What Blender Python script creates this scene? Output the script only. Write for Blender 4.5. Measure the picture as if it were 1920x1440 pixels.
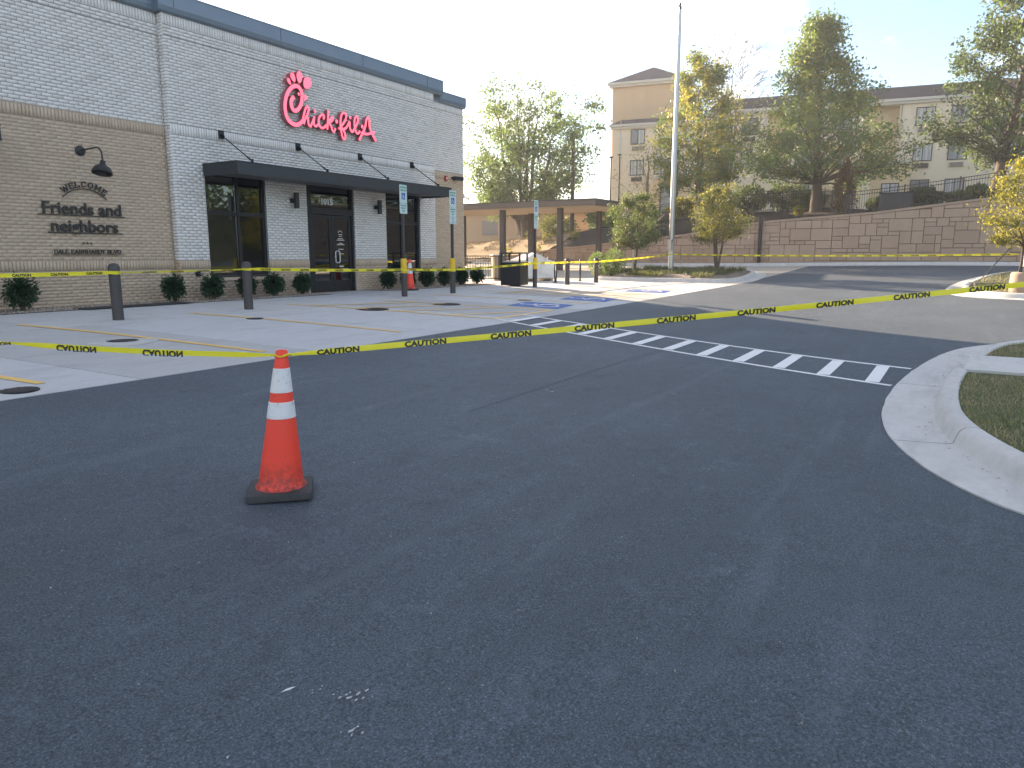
import bpy, bmesh, math, random
import numpy as np
from mathutils import Vector, Matrix, noise
from mathutils.geometry import tessellate_polygon
R = math.radians
rng = np.random.default_rng(7)
random.seed(7)
scene = bpy.context.scene
for o in list(bpy.data.objects): bpy.data.objects.remove(o)
COL = scene.collection

# ------------------------------------------------------------------ camera, sky, sun, exposure
cam_data = bpy.data.cameras.new('camera')
cam_data.sensor_width = 36.0
cam_data.lens = 36.0 * 1380.0 / 1920.0
cam_data.clip_start = 0.05
cam_data.clip_end = 3000
cam = bpy.data.objects.new('camera', cam_data)
COL.objects.link(cam)
cam.location = (0.0, -15.5, 1.58)
cam.rotation_euler = (R(90 - 9.946), 0, R(31.5425 - 90))
scene.camera = cam

SUN_AZ, SUN_EL = 64.5, 16.5          # azimuth counter-clockwise from +X
world = bpy.data.worlds.new('World')
scene.world = world
world.use_nodes = True
wt = world.node_tree
wt.nodes.clear()
w_out = wt.nodes.new('ShaderNodeOutputWorld')
w_bg = wt.nodes.new('ShaderNodeBackground')
w_sky = wt.nodes.new('ShaderNodeTexSky')
w_sky.sky_type = 'NISHITA'
w_sky.sun_disc = False
w_sky.sun_elevation = R(SUN_EL)
w_sky.sun_rotation = R(90 - SUN_AZ)
w_sky.air_density = 1.0
w_sky.dust_density = 0.8
w_sky.ozone_density = 2.0
w_bg.inputs['Strength'].default_value = 0.068
# cumulus noise over the whole sky, spread and brightened to lift shaded surfaces
w_tc = wt.nodes.new('ShaderNodeTexCoord')
w_map = wt.nodes.new('ShaderNodeMapping')
w_map.inputs['Scale'].default_value = (1.0, 1.0, 1.7)
w_map.inputs['Location'].default_value = (0.35, 0.2, 0.0)
w_noise = wt.nodes.new('ShaderNodeTexNoise')
w_noise.inputs['Scale'].default_value = 4.2
w_noise.inputs['Detail'].default_value = 8
w_noise.inputs['Roughness'].default_value = 0.58
w_ramp = wt.nodes.new('ShaderNodeValToRGB')
w_ramp.color_ramp.elements[0].position = 0.50
w_ramp.color_ramp.elements[1].position = 0.66
w_mix = wt.nodes.new('ShaderNodeMixRGB')
w_mix.inputs['Color2'].default_value = (7.6, 6.7, 6.0, 1)
wt.links.new(w_tc.outputs['Generated'], w_map.inputs['Vector'])
wt.links.new(w_map.outputs['Vector'], w_noise.inputs['Vector'])
wt.links.new(w_noise.outputs['Fac'], w_ramp.inputs['Fac'])
wt.links.new(w_ramp.outputs['Color'], w_mix.inputs['Fac'])
wt.links.new(w_sky.outputs['Color'], w_mix.inputs['Color1'])
wt.links.new(w_mix.outputs['Color'], w_bg.inputs['Color'])
wt.links.new(w_bg.outputs['Background'], w_out.inputs['Surface'])

sun_data = bpy.data.lights.new('sun', 'SUN')
sun_data.energy = 4.8
sun_data.angle = R(0.53)
sun_data.color = (1.0, 0.76, 0.54)
sun = bpy.data.objects.new('sun', sun_data)
COL.objects.link(sun)
S = Vector((math.cos(R(SUN_EL)) * math.cos(R(SUN_AZ)), math.cos(R(SUN_EL)) * math.sin(R(SUN_AZ)), math.sin(R(SUN_EL))))
sun.rotation_euler = S.to_track_quat('Z', 'Y').to_euler()
sun.location = S * 60

vs = scene.view_settings
vs.view_transform = 'Standard'
vs.look = 'None'
vs.gamma = 1.0
vs.use_curve_mapping = False
vs.exposure = 2.2
scene.render.engine = 'CYCLES'
scene.cycles.use_denoising = True
scene.cycles.max_bounces = 8
scene.cycles.transparent_max_bounces = 16
scene.cycles.sample_clamp_indirect = 6.0
scene.cycles.caustics_reflective = False
scene.cycles.caustics_refractive = False

# ------------------------------------------------------------------ materials
def lin(c): return tuple(((v / 12.92) if v <= .04045 else ((v + .055) / 1.055) ** 2.4) for v in c)
class NT:
    def __init__(s, name):
        s.m = bpy.data.materials.new(name); s.m.use_nodes = True
        s.t = s.m.node_tree; s.b = s.t.nodes['Principled BSDF']; s.out = s.t.nodes['Material Output']
    def n(s, kind, **kw):
        nd = s.t.nodes.new(kind)
        for k, v in kw.items():
            if k in nd.inputs: nd.inputs[k].default_value = v
            else: setattr(nd, k, v)
        return nd
    def l(s, a, b): s.t.links.new(a, b)
    def pos(s):
        return s.n('ShaderNodeNewGeometry').outputs['Position']
    def noise(s, scale, detail=4, rough=.55, vec=None):
        nd = s.n('ShaderNodeTexNoise'); nd.inputs['Scale'].default_value = scale
        nd.inputs['Detail'].default_value = detail; nd.inputs['Roughness'].default_value = rough
        s.l(vec if vec is not None else s.pos(), nd.inputs['Vector']); return nd.outputs['Fac']
    def ramp(s, fac, stops):
        nd = s.n('ShaderNodeValToRGB'); cr = nd.color_ramp
        while len(cr.elements) < len(stops): cr.elements.new(.5)
        for e, (p, c) in zip(cr.elements, stops):
            e.position = p; e.color = (c, c, c, 1) if isinstance(c, (int, float)) else (*c, 1)
        s.l(fac, nd.inputs['Fac']); return nd.outputs['Color']
    def mix(s, fac, a, b, mode='MIX'):
        nd = s.n('ShaderNodeMixRGB', blend_type=mode)
        for i, v in ((0, fac), (1, a), (2, b)):
            if isinstance(v, (int, float)): nd.inputs[i].default_value = v if i == 0 else (v, v, v, 1)
            elif isinstance(v, tuple): nd.inputs[i].default_value = (*v, 1)
            else: s.l(v, nd.inputs[i])
        return nd.outputs[0]
    def math(s, op, a, b=0.):
        nd = s.n('ShaderNodeMath', operation=op)
        for i, v in ((0, a), (1, b)):
            if isinstance(v, (int, float)): nd.inputs[i].default_value = v
            else: s.l(v, nd.inputs[i])
        return nd.outputs[0]
    def scaled(s, vec, sc, rot=0):
        nd = s.n('ShaderNodeMapping'); nd.inputs['Scale'].default_value = sc
        nd.inputs['Rotation'].default_value = (0, 0, rot)
        s.l(vec, nd.inputs['Vector']); return nd.outputs['Vector']
    def bump(s, h, strength=.3, dist=.01):
        nd = s.n('ShaderNodeBump'); nd.inputs['Strength'].default_value = strength; nd.inputs['Distance'].default_value = dist
        s.l(h, nd.inputs['Height']); s.l(nd.outputs['Normal'], s.b.inputs['Normal'])
    def base(s, c):
        if isinstance(c, tuple): s.b.inputs['Base Color'].default_value = (*c, 1)
        else: s.l(c, s.b.inputs['Base Color'])
    def rough(s, v):
        if isinstance(v, (int, float)): s.b.inputs['Roughness'].default_value = v
        else: s.l(v, s.b.inputs['Roughness'])
    def rnd(s):   # per island and per object
        a = s.n('ShaderNodeNewGeometry').outputs['Random Per Island']; b = s.n('ShaderNodeObjectInfo').outputs['Random']
        return s.math('FRACT', s.math('ADD', a, s.math('MULTIPLY', b, 7.31)))

M = {}
def plain(name, col, rough=.5, metal=0., var=.12, scale=6., bump=0., spec=None):
    t = NT(name); f = t.noise(scale, 5)
    t.base(t.mix(f, tuple(c * (1 - var) for c in col), tuple(min(1, c * (1 + var)) for c in col)))
    t.rough(t.math('ADD', t.math('MULTIPLY', t.noise(scale * 2.3, 4), .2), rough - .1)); t.b.inputs['Metallic'].default_value = metal
    if spec is not None: t.b.inputs['Specular IOR Level'].default_value = spec
    if bump: t.bump(t.noise(scale * 12, 3), bump, .005)
    M[name] = t.m; return t

def make_materials():
    # new asphalt, charcoal with pale aggregate, dusty streaks and patches
    t = NT('asphalt'); p = t.pos()
    grain = t.noise(105, 6, .78); mid = t.noise(40, 5, .72); big = t.noise(.55, 5, .6); huge = t.noise(.17, 3)
    streak = t.noise(1.6, 5, .62, t.scaled(p, (.25, 2.2, 1), R(12)))
    c = t.ramp(grain, [(.33, (.016, .018, .021)), (.48, (.088, .098, .111)), (.58, (.15, .165, .183)), (.70, (.40, .425, .45))])
    def mul(c, f, lo, hi, p0, p1): return t.mix(1., c, t.ramp(f, [(p0, lo), (p1, hi)]), 'MULTIPLY')
    c = mul(c, mid, .62, 1., .34, .52)
    c = mul(c, big, .86, 1., .35, .6); c = mul(c, huge, 1., .86, .42, .62)
    c = mul(c, t.noise(2.3, 6, .7), .66, 1., .27, .42)
    c = mul(c, t.noise(6.5, 6, .74), .82, 1., .3, .5)
    c = t.mix(t.ramp(streak, [(.55, 0.), (.78, .16)]), c, (.30, .31, .315)); c = t.mix(t.ramp(t.noise(4.1, 7, .76), [(.56, 0.), (.74, .22)]), c, (.30, .31, .32))
    sp = t.n('ShaderNodeTexVoronoi'); sp.inputs['Scale'].default_value = 24; t.l(p, sp.inputs['Vector'])
    spk = t.ramp(sp.outputs['Distance'], [(.0, .9), (.06, 0.)])
    spk = t.mix(t.ramp(t.noise(3.1, 2), [(.5, 0.), (.6, 1.)]), (0, 0, 0), spk)
    c = t.mix(1., c, (.90, 1.06, 1.17), 'MULTIPLY'); c = t.mix(spk, c, (.45, .44, .42))
    t.base(c); t.rough(t.math('ADD', t.math('MULTIPLY', mid, .3), .5))
    t.b.inputs['Specular IOR Level'].default_value = .45
    t.bump(t.math('ADD', grain, t.math('MULTIPLY', mid, .8)), .8, .012); M['asphalt'] = t.m
    # concrete kinds
    def concrete(name, a, b, tint=0., broom=True, spots=True):
        t = NT(name); p = t.pos()
        f1 = t.noise(1.1, 6, .62); f2 = t.noise(9, 5, .6); fine = t.noise(120, 2)
        c = t.mix(f1, a, b)
        c = t.mix(t.ramp(f2, [(.42, 0.), (.78, .35)]), c, tuple(v * .72 for v in a))
        if tint: 
            r = t.rnd(); c = t.mix(t.math('MULTIPLY', r, tint), c, (.62, .66, .7)); c = t.mix(t.math('MULTIPLY', t.math('FRACT', t.math('MULTIPLY', r, 5.7)), tint * .8), c, (.30, .28, .25))
        c = t.mix(t.ramp(t.noise(2.2, 6, .7, t.scaled(p, (.4, 1.6, 1), R(-20))), [(.5, 0.), (.78, .45)]), c, (.26, .25, .23))
        if spots: c = t.mix(t.ramp(t.noise(30, 2), [(.72, 0.), (.8, .5)]), c, (.2, .19, .18))
        c = t.mix(t.math('MULTIPLY', fine, .25), c, tuple(v * .6 for v in a))
        t.base(c); t.rough(.82)
        h = t.noise(60, 3, .6, t.scaled(p, (.25, 5, 1), R(8))) if broom else t.noise(70, 4)
        t.bump(h, .35, .006); M[name] = t.m
    concrete('concrete', (.44, .425, .40), (.55, .535, .51), .35)
    concrete('concrete_pale', (.58, .58, .57), (.70, .70, .69), .35)
    concrete('kerb_concrete', (.56, .55, .52), (.72, .71, .68), .15)
    concrete('warm_concrete', (.42, .38, .32), (.52, .48, .41), .2)
    plain('seam_tar', (.10, .112, .126), .8, var=.6, scale=7, bump=.6)
    plain('fleck', (.52, .52, .50), .8, var=.35, scale=40)
    plain('joint_dust', (.24, .24, .235), .9)
    plain('joint', (.10, .10, .095), .9)
    # bricks
    def brick(name, a, b, dark, mort):
        t = NT(name); r = t.rnd(); c = t.mix(r, a, b)
        c = t.mix(t.ramp(t.math('FRACT', t.math('MULTIPLY', r, 13.7)), [(.86, 0.), (.95, .6)]), c, dark)
        c = t.mix(t.ramp(t.noise(14, 5, .65), [(.4, 0.), (.8, .3)]), c, dark)
        c = t.mix(t.math('MULTIPLY', t.noise(90, 3), .15), c, dark)
        t.base(c); t.rough(.7); t.bump(t.noise(60, 4), .3, .004); M[name] = t.m
        plain(name + '_mortar', mort, .92, var=.2, scale=20, bump=.3)
    brick('white_brick', (.79, .765, .735), (.88, .855, .825), (.62, .59, .55), (.33, .325, .32))
    brick('tan_brick', (.53, .42, .305), (.62, .50, .37), (.50, .37, .28), (.46, .37, .28))
    t = NT('stone_block'); r = t.rnd(); c = t.mix(r, (.42, .30, .215), (.49, .36, .265))
    c = t.mix(t.ramp(t.noise(3, 6, .65), [(.4, 0.), (.75, .4)]), c, (.36, .265, .195))
    c = t.mix(t.ramp(t.noise(1.3, 5, .6, t.scaled(t.pos(), (1, 1, .25))), [(.55, 0.), (.75, .35)]), c, (.52, .43, .34))
    t.base(c); t.rough(.85); t.bump(t.noise(18, 6, .65), .6, .03); M['stone_block'] = t.m
    plain('stone_joint', (.17, .125, .09), .9)
    # metals and paints
    plain('bronze', (.026, .027, .03), .42, .3, .1, 9, spec=.4)
    plain('canopy_metal', (.05, .055, .06), .45, .4, .15, 3)
    plain('fascia_metal', (.20, .25, .31), .38, .35, .08, 2)
    plain('black_paint', (.02, .02, .022), .45)
    plain('brown_sleeve', (.062, .055, .055), .5, 0, .2, 20)
    plain('galvanised', (.52, .54, .56), .35, .8, .1, 8)
    plain('white_paint', (.78, .79, .78), .5)
    plain('dark_soffit', (.11, .105, .10), .6)
    plain('tan_soffit', (.45, .35, .24), .6)
    plain('light_beige', (.50, .44, .36), .7)
    plain('interior_floor', (.16, .13, .11), .5)
    plain('interior_ceiling', (.5, .5, .48), .8)
    plain('wood', (.20, .125, .07), .5, var=.3, scale=12)
    plain('yellow_sleeve', (.80, .52, .03), .45, var=.1)
    plain('sign_white', (.58, .72, .70), .4, var=.05)
    plain('sign_green', (.03, .22, .12), .5)
    plain('sign_blue', (.01, .07, .38), .5)
    plain('letter_dark', (.03, .027, .026), .5)
    plain('rubber', (.045, .045, .047), .75, var=.6, scale=16, bump=.3)
    plain('plastic_sheet', (.72, .71, .68), .3, var=.1, scale=8)
    plain('stake_wood', (.55, .47, .36), .8)
    plain('black_fabric', (.02, .02, .022), .8)
    plain('silver', (.75, .76, .78), .3, .6)
    plain('red_device', (.45, .04, .03), .45)
    plain('cable', (.03, .03, .03), .5)
    plain('roof_membrane', (.35, .35, .34), .8)
    plain('canopy_tan', (.13, .11, .09), .6)
    plain('pole_dark', (.07, .06, .055), .7)
    # worn floor paints
    def paint(name, col, wear, under):
        t = NT(name); f = t.noise(26, 6, .7); g = t.noise(3, 4)
        w = t.ramp(t.math('ADD', t.math('MULTIPLY', f, .6), t.math('MULTIPLY', g, .4)), [(wear, 0.), (wear + .12, 1.)])
        t.base(t.mix(w, t.mix(t.noise(4, 3), col, tuple(v * .85 for v in col)), under)); t.rough(.6); t.bump(t.noise(90, 3), .4, .006); M[name] = t.m
    paint('white_marking', (.90, .90, .89), .62, (.3, .3, .3))
    paint('yellow_marking', (.95, .62, .17), .60, (.60, .50, .34))
    paint('blue_marking', (.035, .12, .42), .62, (.3, .33, .4))
    # caution tape
    t = NT('tape'); c = t.mix(t.noise(5, 4), (.90, .80, .02), (.96, .90, .06)); t.base(c); t.rough(.32)
    tr = t.n('ShaderNodeBsdfTranslucent'); t.l(c, tr.inputs['Color']); ms = t.n('ShaderNodeMixShader'); ms.inputs[0].default_value = .25
    t.l(t.b.outputs[0], ms.inputs[1]); t.l(tr.outputs[0], ms.inputs[2]); t.l(ms.outputs[0], t.out.inputs['Surface']); M['tape'] = t.m
    plain('tape_ink', (.03, .03, .02), .5)
    # traffic cone
    t = NT('cone_orange'); z = t.n('ShaderNodeSeparateXYZ'); tc = t.n('ShaderNodeTexCoord'); t.l(tc.outputs['Object'], z.inputs[0])
    dirt = t.math('MULTIPLY', t.ramp(z.outputs['Z'], [(.05, .9), (.24, 0.)]), t.ramp(t.noise(22, 7, .75), [(.38, 0.), (.6, 1.)]))
    sp2 = t.ramp(t.noise(55, 5, .7), [(.62, 0.), (.7, .75)])
    c = t.mix(t.noise(3, 3), (.97, .06, .03), (1.0, .085, .045))
    c = t.mix(t.math('MULTIPLY', sp2, t.math('ADD', t.noise(9, 3), .25)), c, (.14, .05, .04)); c = t.mix(t.ramp(t.noise(14, 6, .75, t.scaled(t.pos(), (1, 1, 3))), [(.64, 0.), (.7, .8)]), c, (.09, .04, .035)); c = t.mix(dirt, c, (.035, .03, .028))
    c = t.mix(t.ramp(t.noise(11, 2), [(.73, 0.), (.78, .5)]), c, (.8, .45, .38))
    t.base(c); t.rough(.5); M['cone_orange'] = t.m
    t = NT('cone_white'); c = t.mix(t.ramp(t.noise(30, 6, .7), [(.55, 0.), (.72, .75)]), (.80, .80, .80), (.34, .33, .32)); t.base(c); t.rough(.4)
    v = t.n('ShaderNodeTexVoronoi'); v.inputs['Scale'].default_value = 160; t.l(t.pos(), v.inputs['Vector']); t.bump(v.outputs['Distance'], .15, .003); M['cone_white'] = t.m
    # lit sign
    t = NT('sign_red'); t.base((.80, .045, .07)); t.rough(.3)
    t.b.inputs['Emission Color'].default_value = (1.0, .14, .22, 1); t.b.inputs['Emission Strength'].default_value = .40; M['sign_red'] = t.m
    t = NT('lamp_panel'); t.base((.9, .9, .85)); t.b.inputs['Emission Color'].default_value = (1, .86, .66, 1); t.b.inputs['Emission Strength'].default_value = 6.0; M['lamp_panel'] = t.m
    plain('sign_return', (.42, .12, .13), .5)
    # glass
    t = NT('glass'); t.t.nodes.remove(t.b)
    gl = t.n('ShaderNodeBsdfGlossy'); gl.inputs['Roughness'].default_value = .012; gl.inputs['Color'].default_value = (.95, .97, 1, 1)
    tp = t.n('ShaderNodeBsdfTransparent'); tp.inputs['Color'].default_value = (.52, .55, .54, 1)
    fr = t.n('ShaderNodeFresnel'); fr.inputs['IOR'].default_value = 1.6
    bp = t.n('ShaderNodeBump'); bp.inputs['Strength'].default_value = .03; bp.inputs['Distance'].default_value = .02; t.l(t.noise(.8, 2), bp.inputs['Height']); t.l(bp.outputs[0], gl.inputs['Normal'])
    ms = t.n('ShaderNodeMixShader'); t.l(t.math('ADD', fr.outputs[0], .05), ms.inputs[0]); t.l(tp.outputs[0], ms.inputs[1]); t.l(gl.outputs[0], ms.inputs[2]); t.l(ms.outputs[0], t.out.inputs['Surface']); M['glass'] = t.m
    t = NT('hotel_glass'); c = t.mix(t.noise(1.2, 2), (.10, .12, .14), (.24, .27, .29)); t.base(c); t.rough(.08); t.b.inputs['Specular IOR Level'].default_value = .7; M['hotel_glass'] = t.m
    t = NT('curtain'); w = t.n('ShaderNodeTexWave'); w.inputs['Scale'].default_value = 6; w.inputs['Distortion'].default_value = 1.5; t.l(t.scaled(t.pos(), (1, 2, .01)), w.inputs['Vector'])
    t.base(t.mix(w.outputs['Fac'], (.36, .37, .37), (.55, .56, .56))); t.rough(.35); M['curtain'] = t.m
    def stucco(name, a, b):
        t = NT(name); c = t.mix(t.noise(.5, 5, .6), a, b)
        c = t.mix(t.ramp(t.noise(1.4, 5, .65, t.scaled(t.pos(), (1, 1, .15))), [(.55, 0.), (.8, .3)]), c, tuple(v * .7 for v in a))
        t.base(c); t.rough(.85); t.bump(t.noise(30, 3), .3, .01); M[name] = t.m
    stucco('stucco_cream', (.76, .64, .47), (.82, .70, .54)); stucco('stucco_tan', (.68, .52, .31), (.74, .57, .36)); stucco('stucco_orange', (.60, .41, .25), (.66, .46, .29))
    plain('shingle', (.055, .05, .06), .8, var=.3, scale=14, bump=.4)
    plain('white_trim', (.62, .58, .52), .7)
    # soils
    def soil(name, cols, scale, bump=1.):
        t = NT(name); v = t.n('ShaderNodeTexVoronoi'); v.inputs['Scale'].default_value = scale; t.l(t.pos(), v.inputs['Vector'])
        c = t.mix(t.noise(scale * .3, 6, .7), cols[0], cols[1]); c = t.mix(t.ramp(t.noise(scale * .08, 5, .6), [(.45, 0.), (.7, .7)]), c, cols[2])
        t.base(c); t.rough(.95); t.bump(t.math('ADD', v.outputs['Distance'], t.noise(scale * 1.4, 4)), bump, .03); M[name] = t.m
    soil('mulch', [(.018, .013, .011), (.045, .03, .024), (.03, .022, .018)], 30)
    soil('straw', [(.34, .24, .12), (.48, .36, .20), (.27, .19, .11)], 24)
    soil('turf', [(.08, .10, .035), (.13, .13, .055), (.25, .19, .11)], 26)
    soil('gravel_bed', [(.24, .20, .16), (.34, .29, .24), (.2, .16, .13)], 45)
    soil('field', [(.10, .12, .05), (.16, .15, .08), (.2, .17, .1)], 3)
    t = NT('pebble'); r = t.rnd(); t.base(t.ramp(r, [(0., (.50, .45, .38)), (.35, (.30, .22, .17)), (.65, (.42, .33, .25)), (1., (.62, .58, .52))])); t.rough(.85); M['pebble'] = t.m
    t = NT('grass_blade'); r = t.rnd(); c = t.ramp(r, [(0., (.12, .17, .045)), (.35, (.19, .22, .075)), (.5, (.42, .34, .18)), (1., (.58, .47, .28))])
    c = t.mix(t.ramp(t.noise(.9, 4), [(.42, 0.), (.66, .6)]), c, (.19, .24, .08)); t.base(c); t.rough(.6); M['grass_blade'] = t.m
    t = NT('bark'); c = t.mix(t.noise(9, 6, .7, t.scaled(t.pos(), (3, 3, .5))), (.06, .045, .036), (.16, .125, .10)); t.base(c); t.rough(.9); t.bump(t.noise(20, 5, .6, t.scaled(t.pos(), (3, 3, .6))), .7, .03); M['bark'] = t.m
    t = NT('pale_bark'); c = t.mix(t.noise(9, 6, .7, t.scaled(t.pos(), (3, 3, .5))), (.18, .12, .085), (.30, .21, .15)); t.base(c); t.rough(.85); M['pale_bark'] = t.m
    def leaf(name, a, b, trans, tw=.4):
        t = NT(name); r = t.rnd(); c = t.mix(r, a, b); c = t.mix(t.ramp(t.noise(.7, 3), [(.4, 0.), (.65, .5)]), c, tuple(v * .65 for v in a))
        t.base(c); t.rough(.5); t.b.inputs['Specular IOR Level'].default_value = .35
        tr = t.n('ShaderNodeBsdfTranslucent'); t.l(t.mix(r, trans, tuple(v * .8 for v in trans)), tr.inputs['Color'])
        ms = t.n('ShaderNodeMixShader'); ms.inputs[0].default_value = tw
        t.l(t.b.outputs[0], ms.inputs[1]); t.l(tr.outputs[0], ms.inputs[2]); t.l(ms.outputs[0], t.out.inputs['Surface']); M[name] = t.m
    leaf('leaf_green', (.085, .145, .07), (.13, .195, .09), (.25, .37, .08))
    leaf('leaf_dark', (.06, .10, .065), (.09, .14, .085), (.17, .24, .07), .35)
    leaf('leaf_spring', (.15, .17, .04), (.22, .22, .06), (.46, .44, .06), .5)
    leaf('leaf_olive', (.085, .11, .05), (.12, .145, .065), (.2, .23, .06), .4)
    leaf('leaf_box', (.026, .06, .03), (.05, .10, .046), (.06, .12, .03), .2)
    leaf('leaf_yellow', (.19, .21, .045), (.26, .26, .06), (.46, .44, .07), .45)
    leaf('leaf_brown', (.16, .12, .07), (.24, .18, .10), (.3, .2, .08), .3)
make_materials()

# ------------------------------------------------------------------ helpers
def link(name, me, parent=None, loc=None, rot=None):
    o = bpy.data.objects.new(name, me); COL.objects.link(o)
    if parent is not None: o.parent = parent
    if loc is not None: o.location = loc
    if rot is not None: o.rotation_euler = rot
    return o
def tag(o, label=None, cat=None, group=None, kind=None):
    for k, v in (('label', label), ('category', cat), ('group', group), ('kind', kind)):
        if v: o[k] = v
    return o
def thing(name, label, cat, loc=(0, 0, 0), rz=0., group=None):
    return tag(link(name, None, None, loc, (0, 0, rz)), label, cat, group)
def struct(o): o['kind'] = 'structure'; return o
class MB:
    def __init__(s): s.v = []; s.f = []; s.mi = []
    def add(s, vs, fs, m=0):
        k = len(s.v); s.v += [tuple(q) for q in vs]
        for f in fs: s.f.append(tuple(i + k for i in f)); s.mi.append(m)
        return s
    def box(s, x0, y0, z0, x1, y1, z1, m=0):
        return s.add([(x0, y0, z0), (x1, y0, z0), (x1, y1, z0), (x0, y1, z0), (x0, y0, z1), (x1, y0, z1), (x1, y1, z1), (x0, y1, z1)],
                     [(0, 3, 2, 1), (4, 5, 6, 7), (0, 1, 5, 4), (1, 2, 6, 5), (2, 3, 7, 6), (3, 0, 4, 7)], m)
    def bar(s, a, b, w, h, m=0, up=(0, 0, 1)):
        a, b = Vector(a), Vector(b); d = (b - a).normalized(); u = Vector(up)
        if abs(d.dot(u)) > .98: u = Vector((0, 1, 0))
        r = d.cross(u).normalized() * w / 2; t = r.cross(d).normalized() * h / 2
        q = [p + i * r + j * t for p in (a, b) for i, j in ((-1, -1), (1, -1), (1, 1), (-1, 1))]
        return s.add(q, [(0, 3, 2, 1), (4, 5, 6, 7), (0, 1, 5, 4), (1, 2, 6, 5), (2, 3, 7, 6), (3, 0, 4, 7)], m)
    def tube(s, pts, rad, n=8, m=0, caps=True):
        pts = [Vector(p) for p in pts]; rs = rad if isinstance(rad, (list, tuple)) else [rad] * len(pts)
        k = len(s.v); prev = None
        for i, p in enumerate(pts):
            d = (pts[min(i + 1, len(pts) - 1)] - pts[max(i - 1, 0)])
            d = d.normalized() if d.length > 1e-9 else Vector((0, 0, 1))
            if prev is None:
                u = Vector((1, 0, 0)) if abs(d.x) < .8 else Vector((0, 1, 0)); a = d.cross(u).normalized()
            else:
                a = prev - d * prev.dot(d); a = a.normalized() if a.length > 1e-6 else d.orthogonal().normalized()
            prev = a; b = d.cross(a)
            for j in range(n):
                t = 2 * math.pi * j / n; s.v.append(tuple(p + (a * math.cos(t) + b * math.sin(t)) * rs[i]))
        for i in range(len(pts) - 1):
            for j in range(n):
                s.f.append((k + i * n + j, k + i * n + (j + 1) % n, k + (i + 1) * n + (j + 1) % n, k + (i + 1) * n + j)); s.mi.append(m)
        if caps:
            s.f.append(tuple(k + j for j in reversed(range(n)))); s.mi.append(m)
            e = k + (len(pts) - 1) * n; s.f.append(tuple(e + j for j in range(n))); s.mi.append(m)
        return s
    def lathe(s, prof, n=24, c=(0, 0, 0), m=0):
        k = len(s.v)
        for r, z in prof:
            for j in range(n):
                t = 2 * math.pi * j / n; s.v.append((c[0] + r * math.cos(t), c[1] + r * math.sin(t), c[2] + z))
        for i in range(len(prof) - 1):
            for j in range(n):
                s.f.append((k + i * n + j, k + i * n + (j + 1) % n, k + (i + 1) * n + (j + 1) % n, k + (i + 1) * n + j)); s.mi.append(m)
        s.f.append(tuple(k + j for j in reversed(range(n)))); s.mi.append(m)
        e = k + (len(prof) - 1) * n; s.f.append(tuple(e + j for j in range(n))); s.mi.append(m)
        return s
    def mesh(s, name, mats, smooth=False):
        me = bpy.data.meshes.new(name); me.from_pydata(s.v, [], s.f)
        for q in (mats if isinstance(mats, (list, tuple)) else [mats]): me.materials.append(M[q])
        if isinstance(mats, (list, tuple)) and len(mats) > 1: me.polygons.foreach_set('material_index', s.mi)
        if smooth: me.polygons.foreach_set('use_smooth', [True] * len(me.polygons))
        me.update(); return me
    def build(s, name, mats, parent=None, smooth=False, loc=None, rot=None, bevel=0., kind=None):
        o = link(name, s.mesh(name, mats, smooth), parent, loc, rot)
        if smooth == 'auto' or smooth:
            try: o.data.set_sharp_from_angle(angle=R(40))
            except Exception: pass
        if bevel:
            b = o.modifiers.new('bevel', 'BEVEL'); b.width = bevel; b.segments = 2; b.limit_method = 'ANGLE'; b.angle_limit = R(50)
        if kind: o['kind'] = kind
        return o
def np_mesh(name, verts, quads, mat, smooth=False):
    me = bpy.data.meshes.new(name); nv = len(verts); nq, k = quads.shape
    me.vertices.add(nv); me.vertices.foreach_set('co', np.asarray(verts, dtype=np.float32).ravel())
    me.loops.add(nq * k); me.loops.foreach_set('vertex_index', quads.astype(np.int32).ravel())
    me.polygons.add(nq); me.polygons.foreach_set('loop_start', np.arange(0, nq * k, k, dtype=np.int32))
    me.polygons.foreach_set('loop_total', np.full(nq, k, dtype=np.int32))
    if smooth: me.polygons.foreach_set('use_smooth', np.ones(nq, dtype=bool))
    me.materials.append(M[mat]); me.update(calc_edges=True); me.validate(); return me
def smooth01(t): t = max(0., min(1., t)); return t * t * (3 - 2 * t)
PAD = .535
def g(x, y):
    L = .0006 * x * x if x > 0 else 0.
    if x > 45: L = .0006 * 2025 + .027 * (min(x, 80) - 45)
    s = smooth01((y + 15.5) / 14.)
    return L * (1 - s) + (PAD + .03 * max(0, min(x, 60) - 29)) * s
def sheet(name, x0, x1, y0, y1, step, dz, mat, fn=None, parent=None, thick=0.):
    fn = fn or g; nx = max(1, int(math.ceil((x1 - x0) / step))); ny = max(1, int(math.ceil((y1 - y0) / step)))
    xs = np.linspace(x0, x1, nx + 1); ys = np.linspace(y0, y1, ny + 1)
    v = np.array([(x, y, fn(x, y) + dz) for y in ys for x in xs])
    i = np.arange(nx * ny); a = (i // nx) * (nx + 1) + i % nx
    q = np.stack([a, a + 1, a + nx + 2, a + nx + 1], 1)
    return link(name, np_mesh(name, v, q, mat, True), parent)
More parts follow.
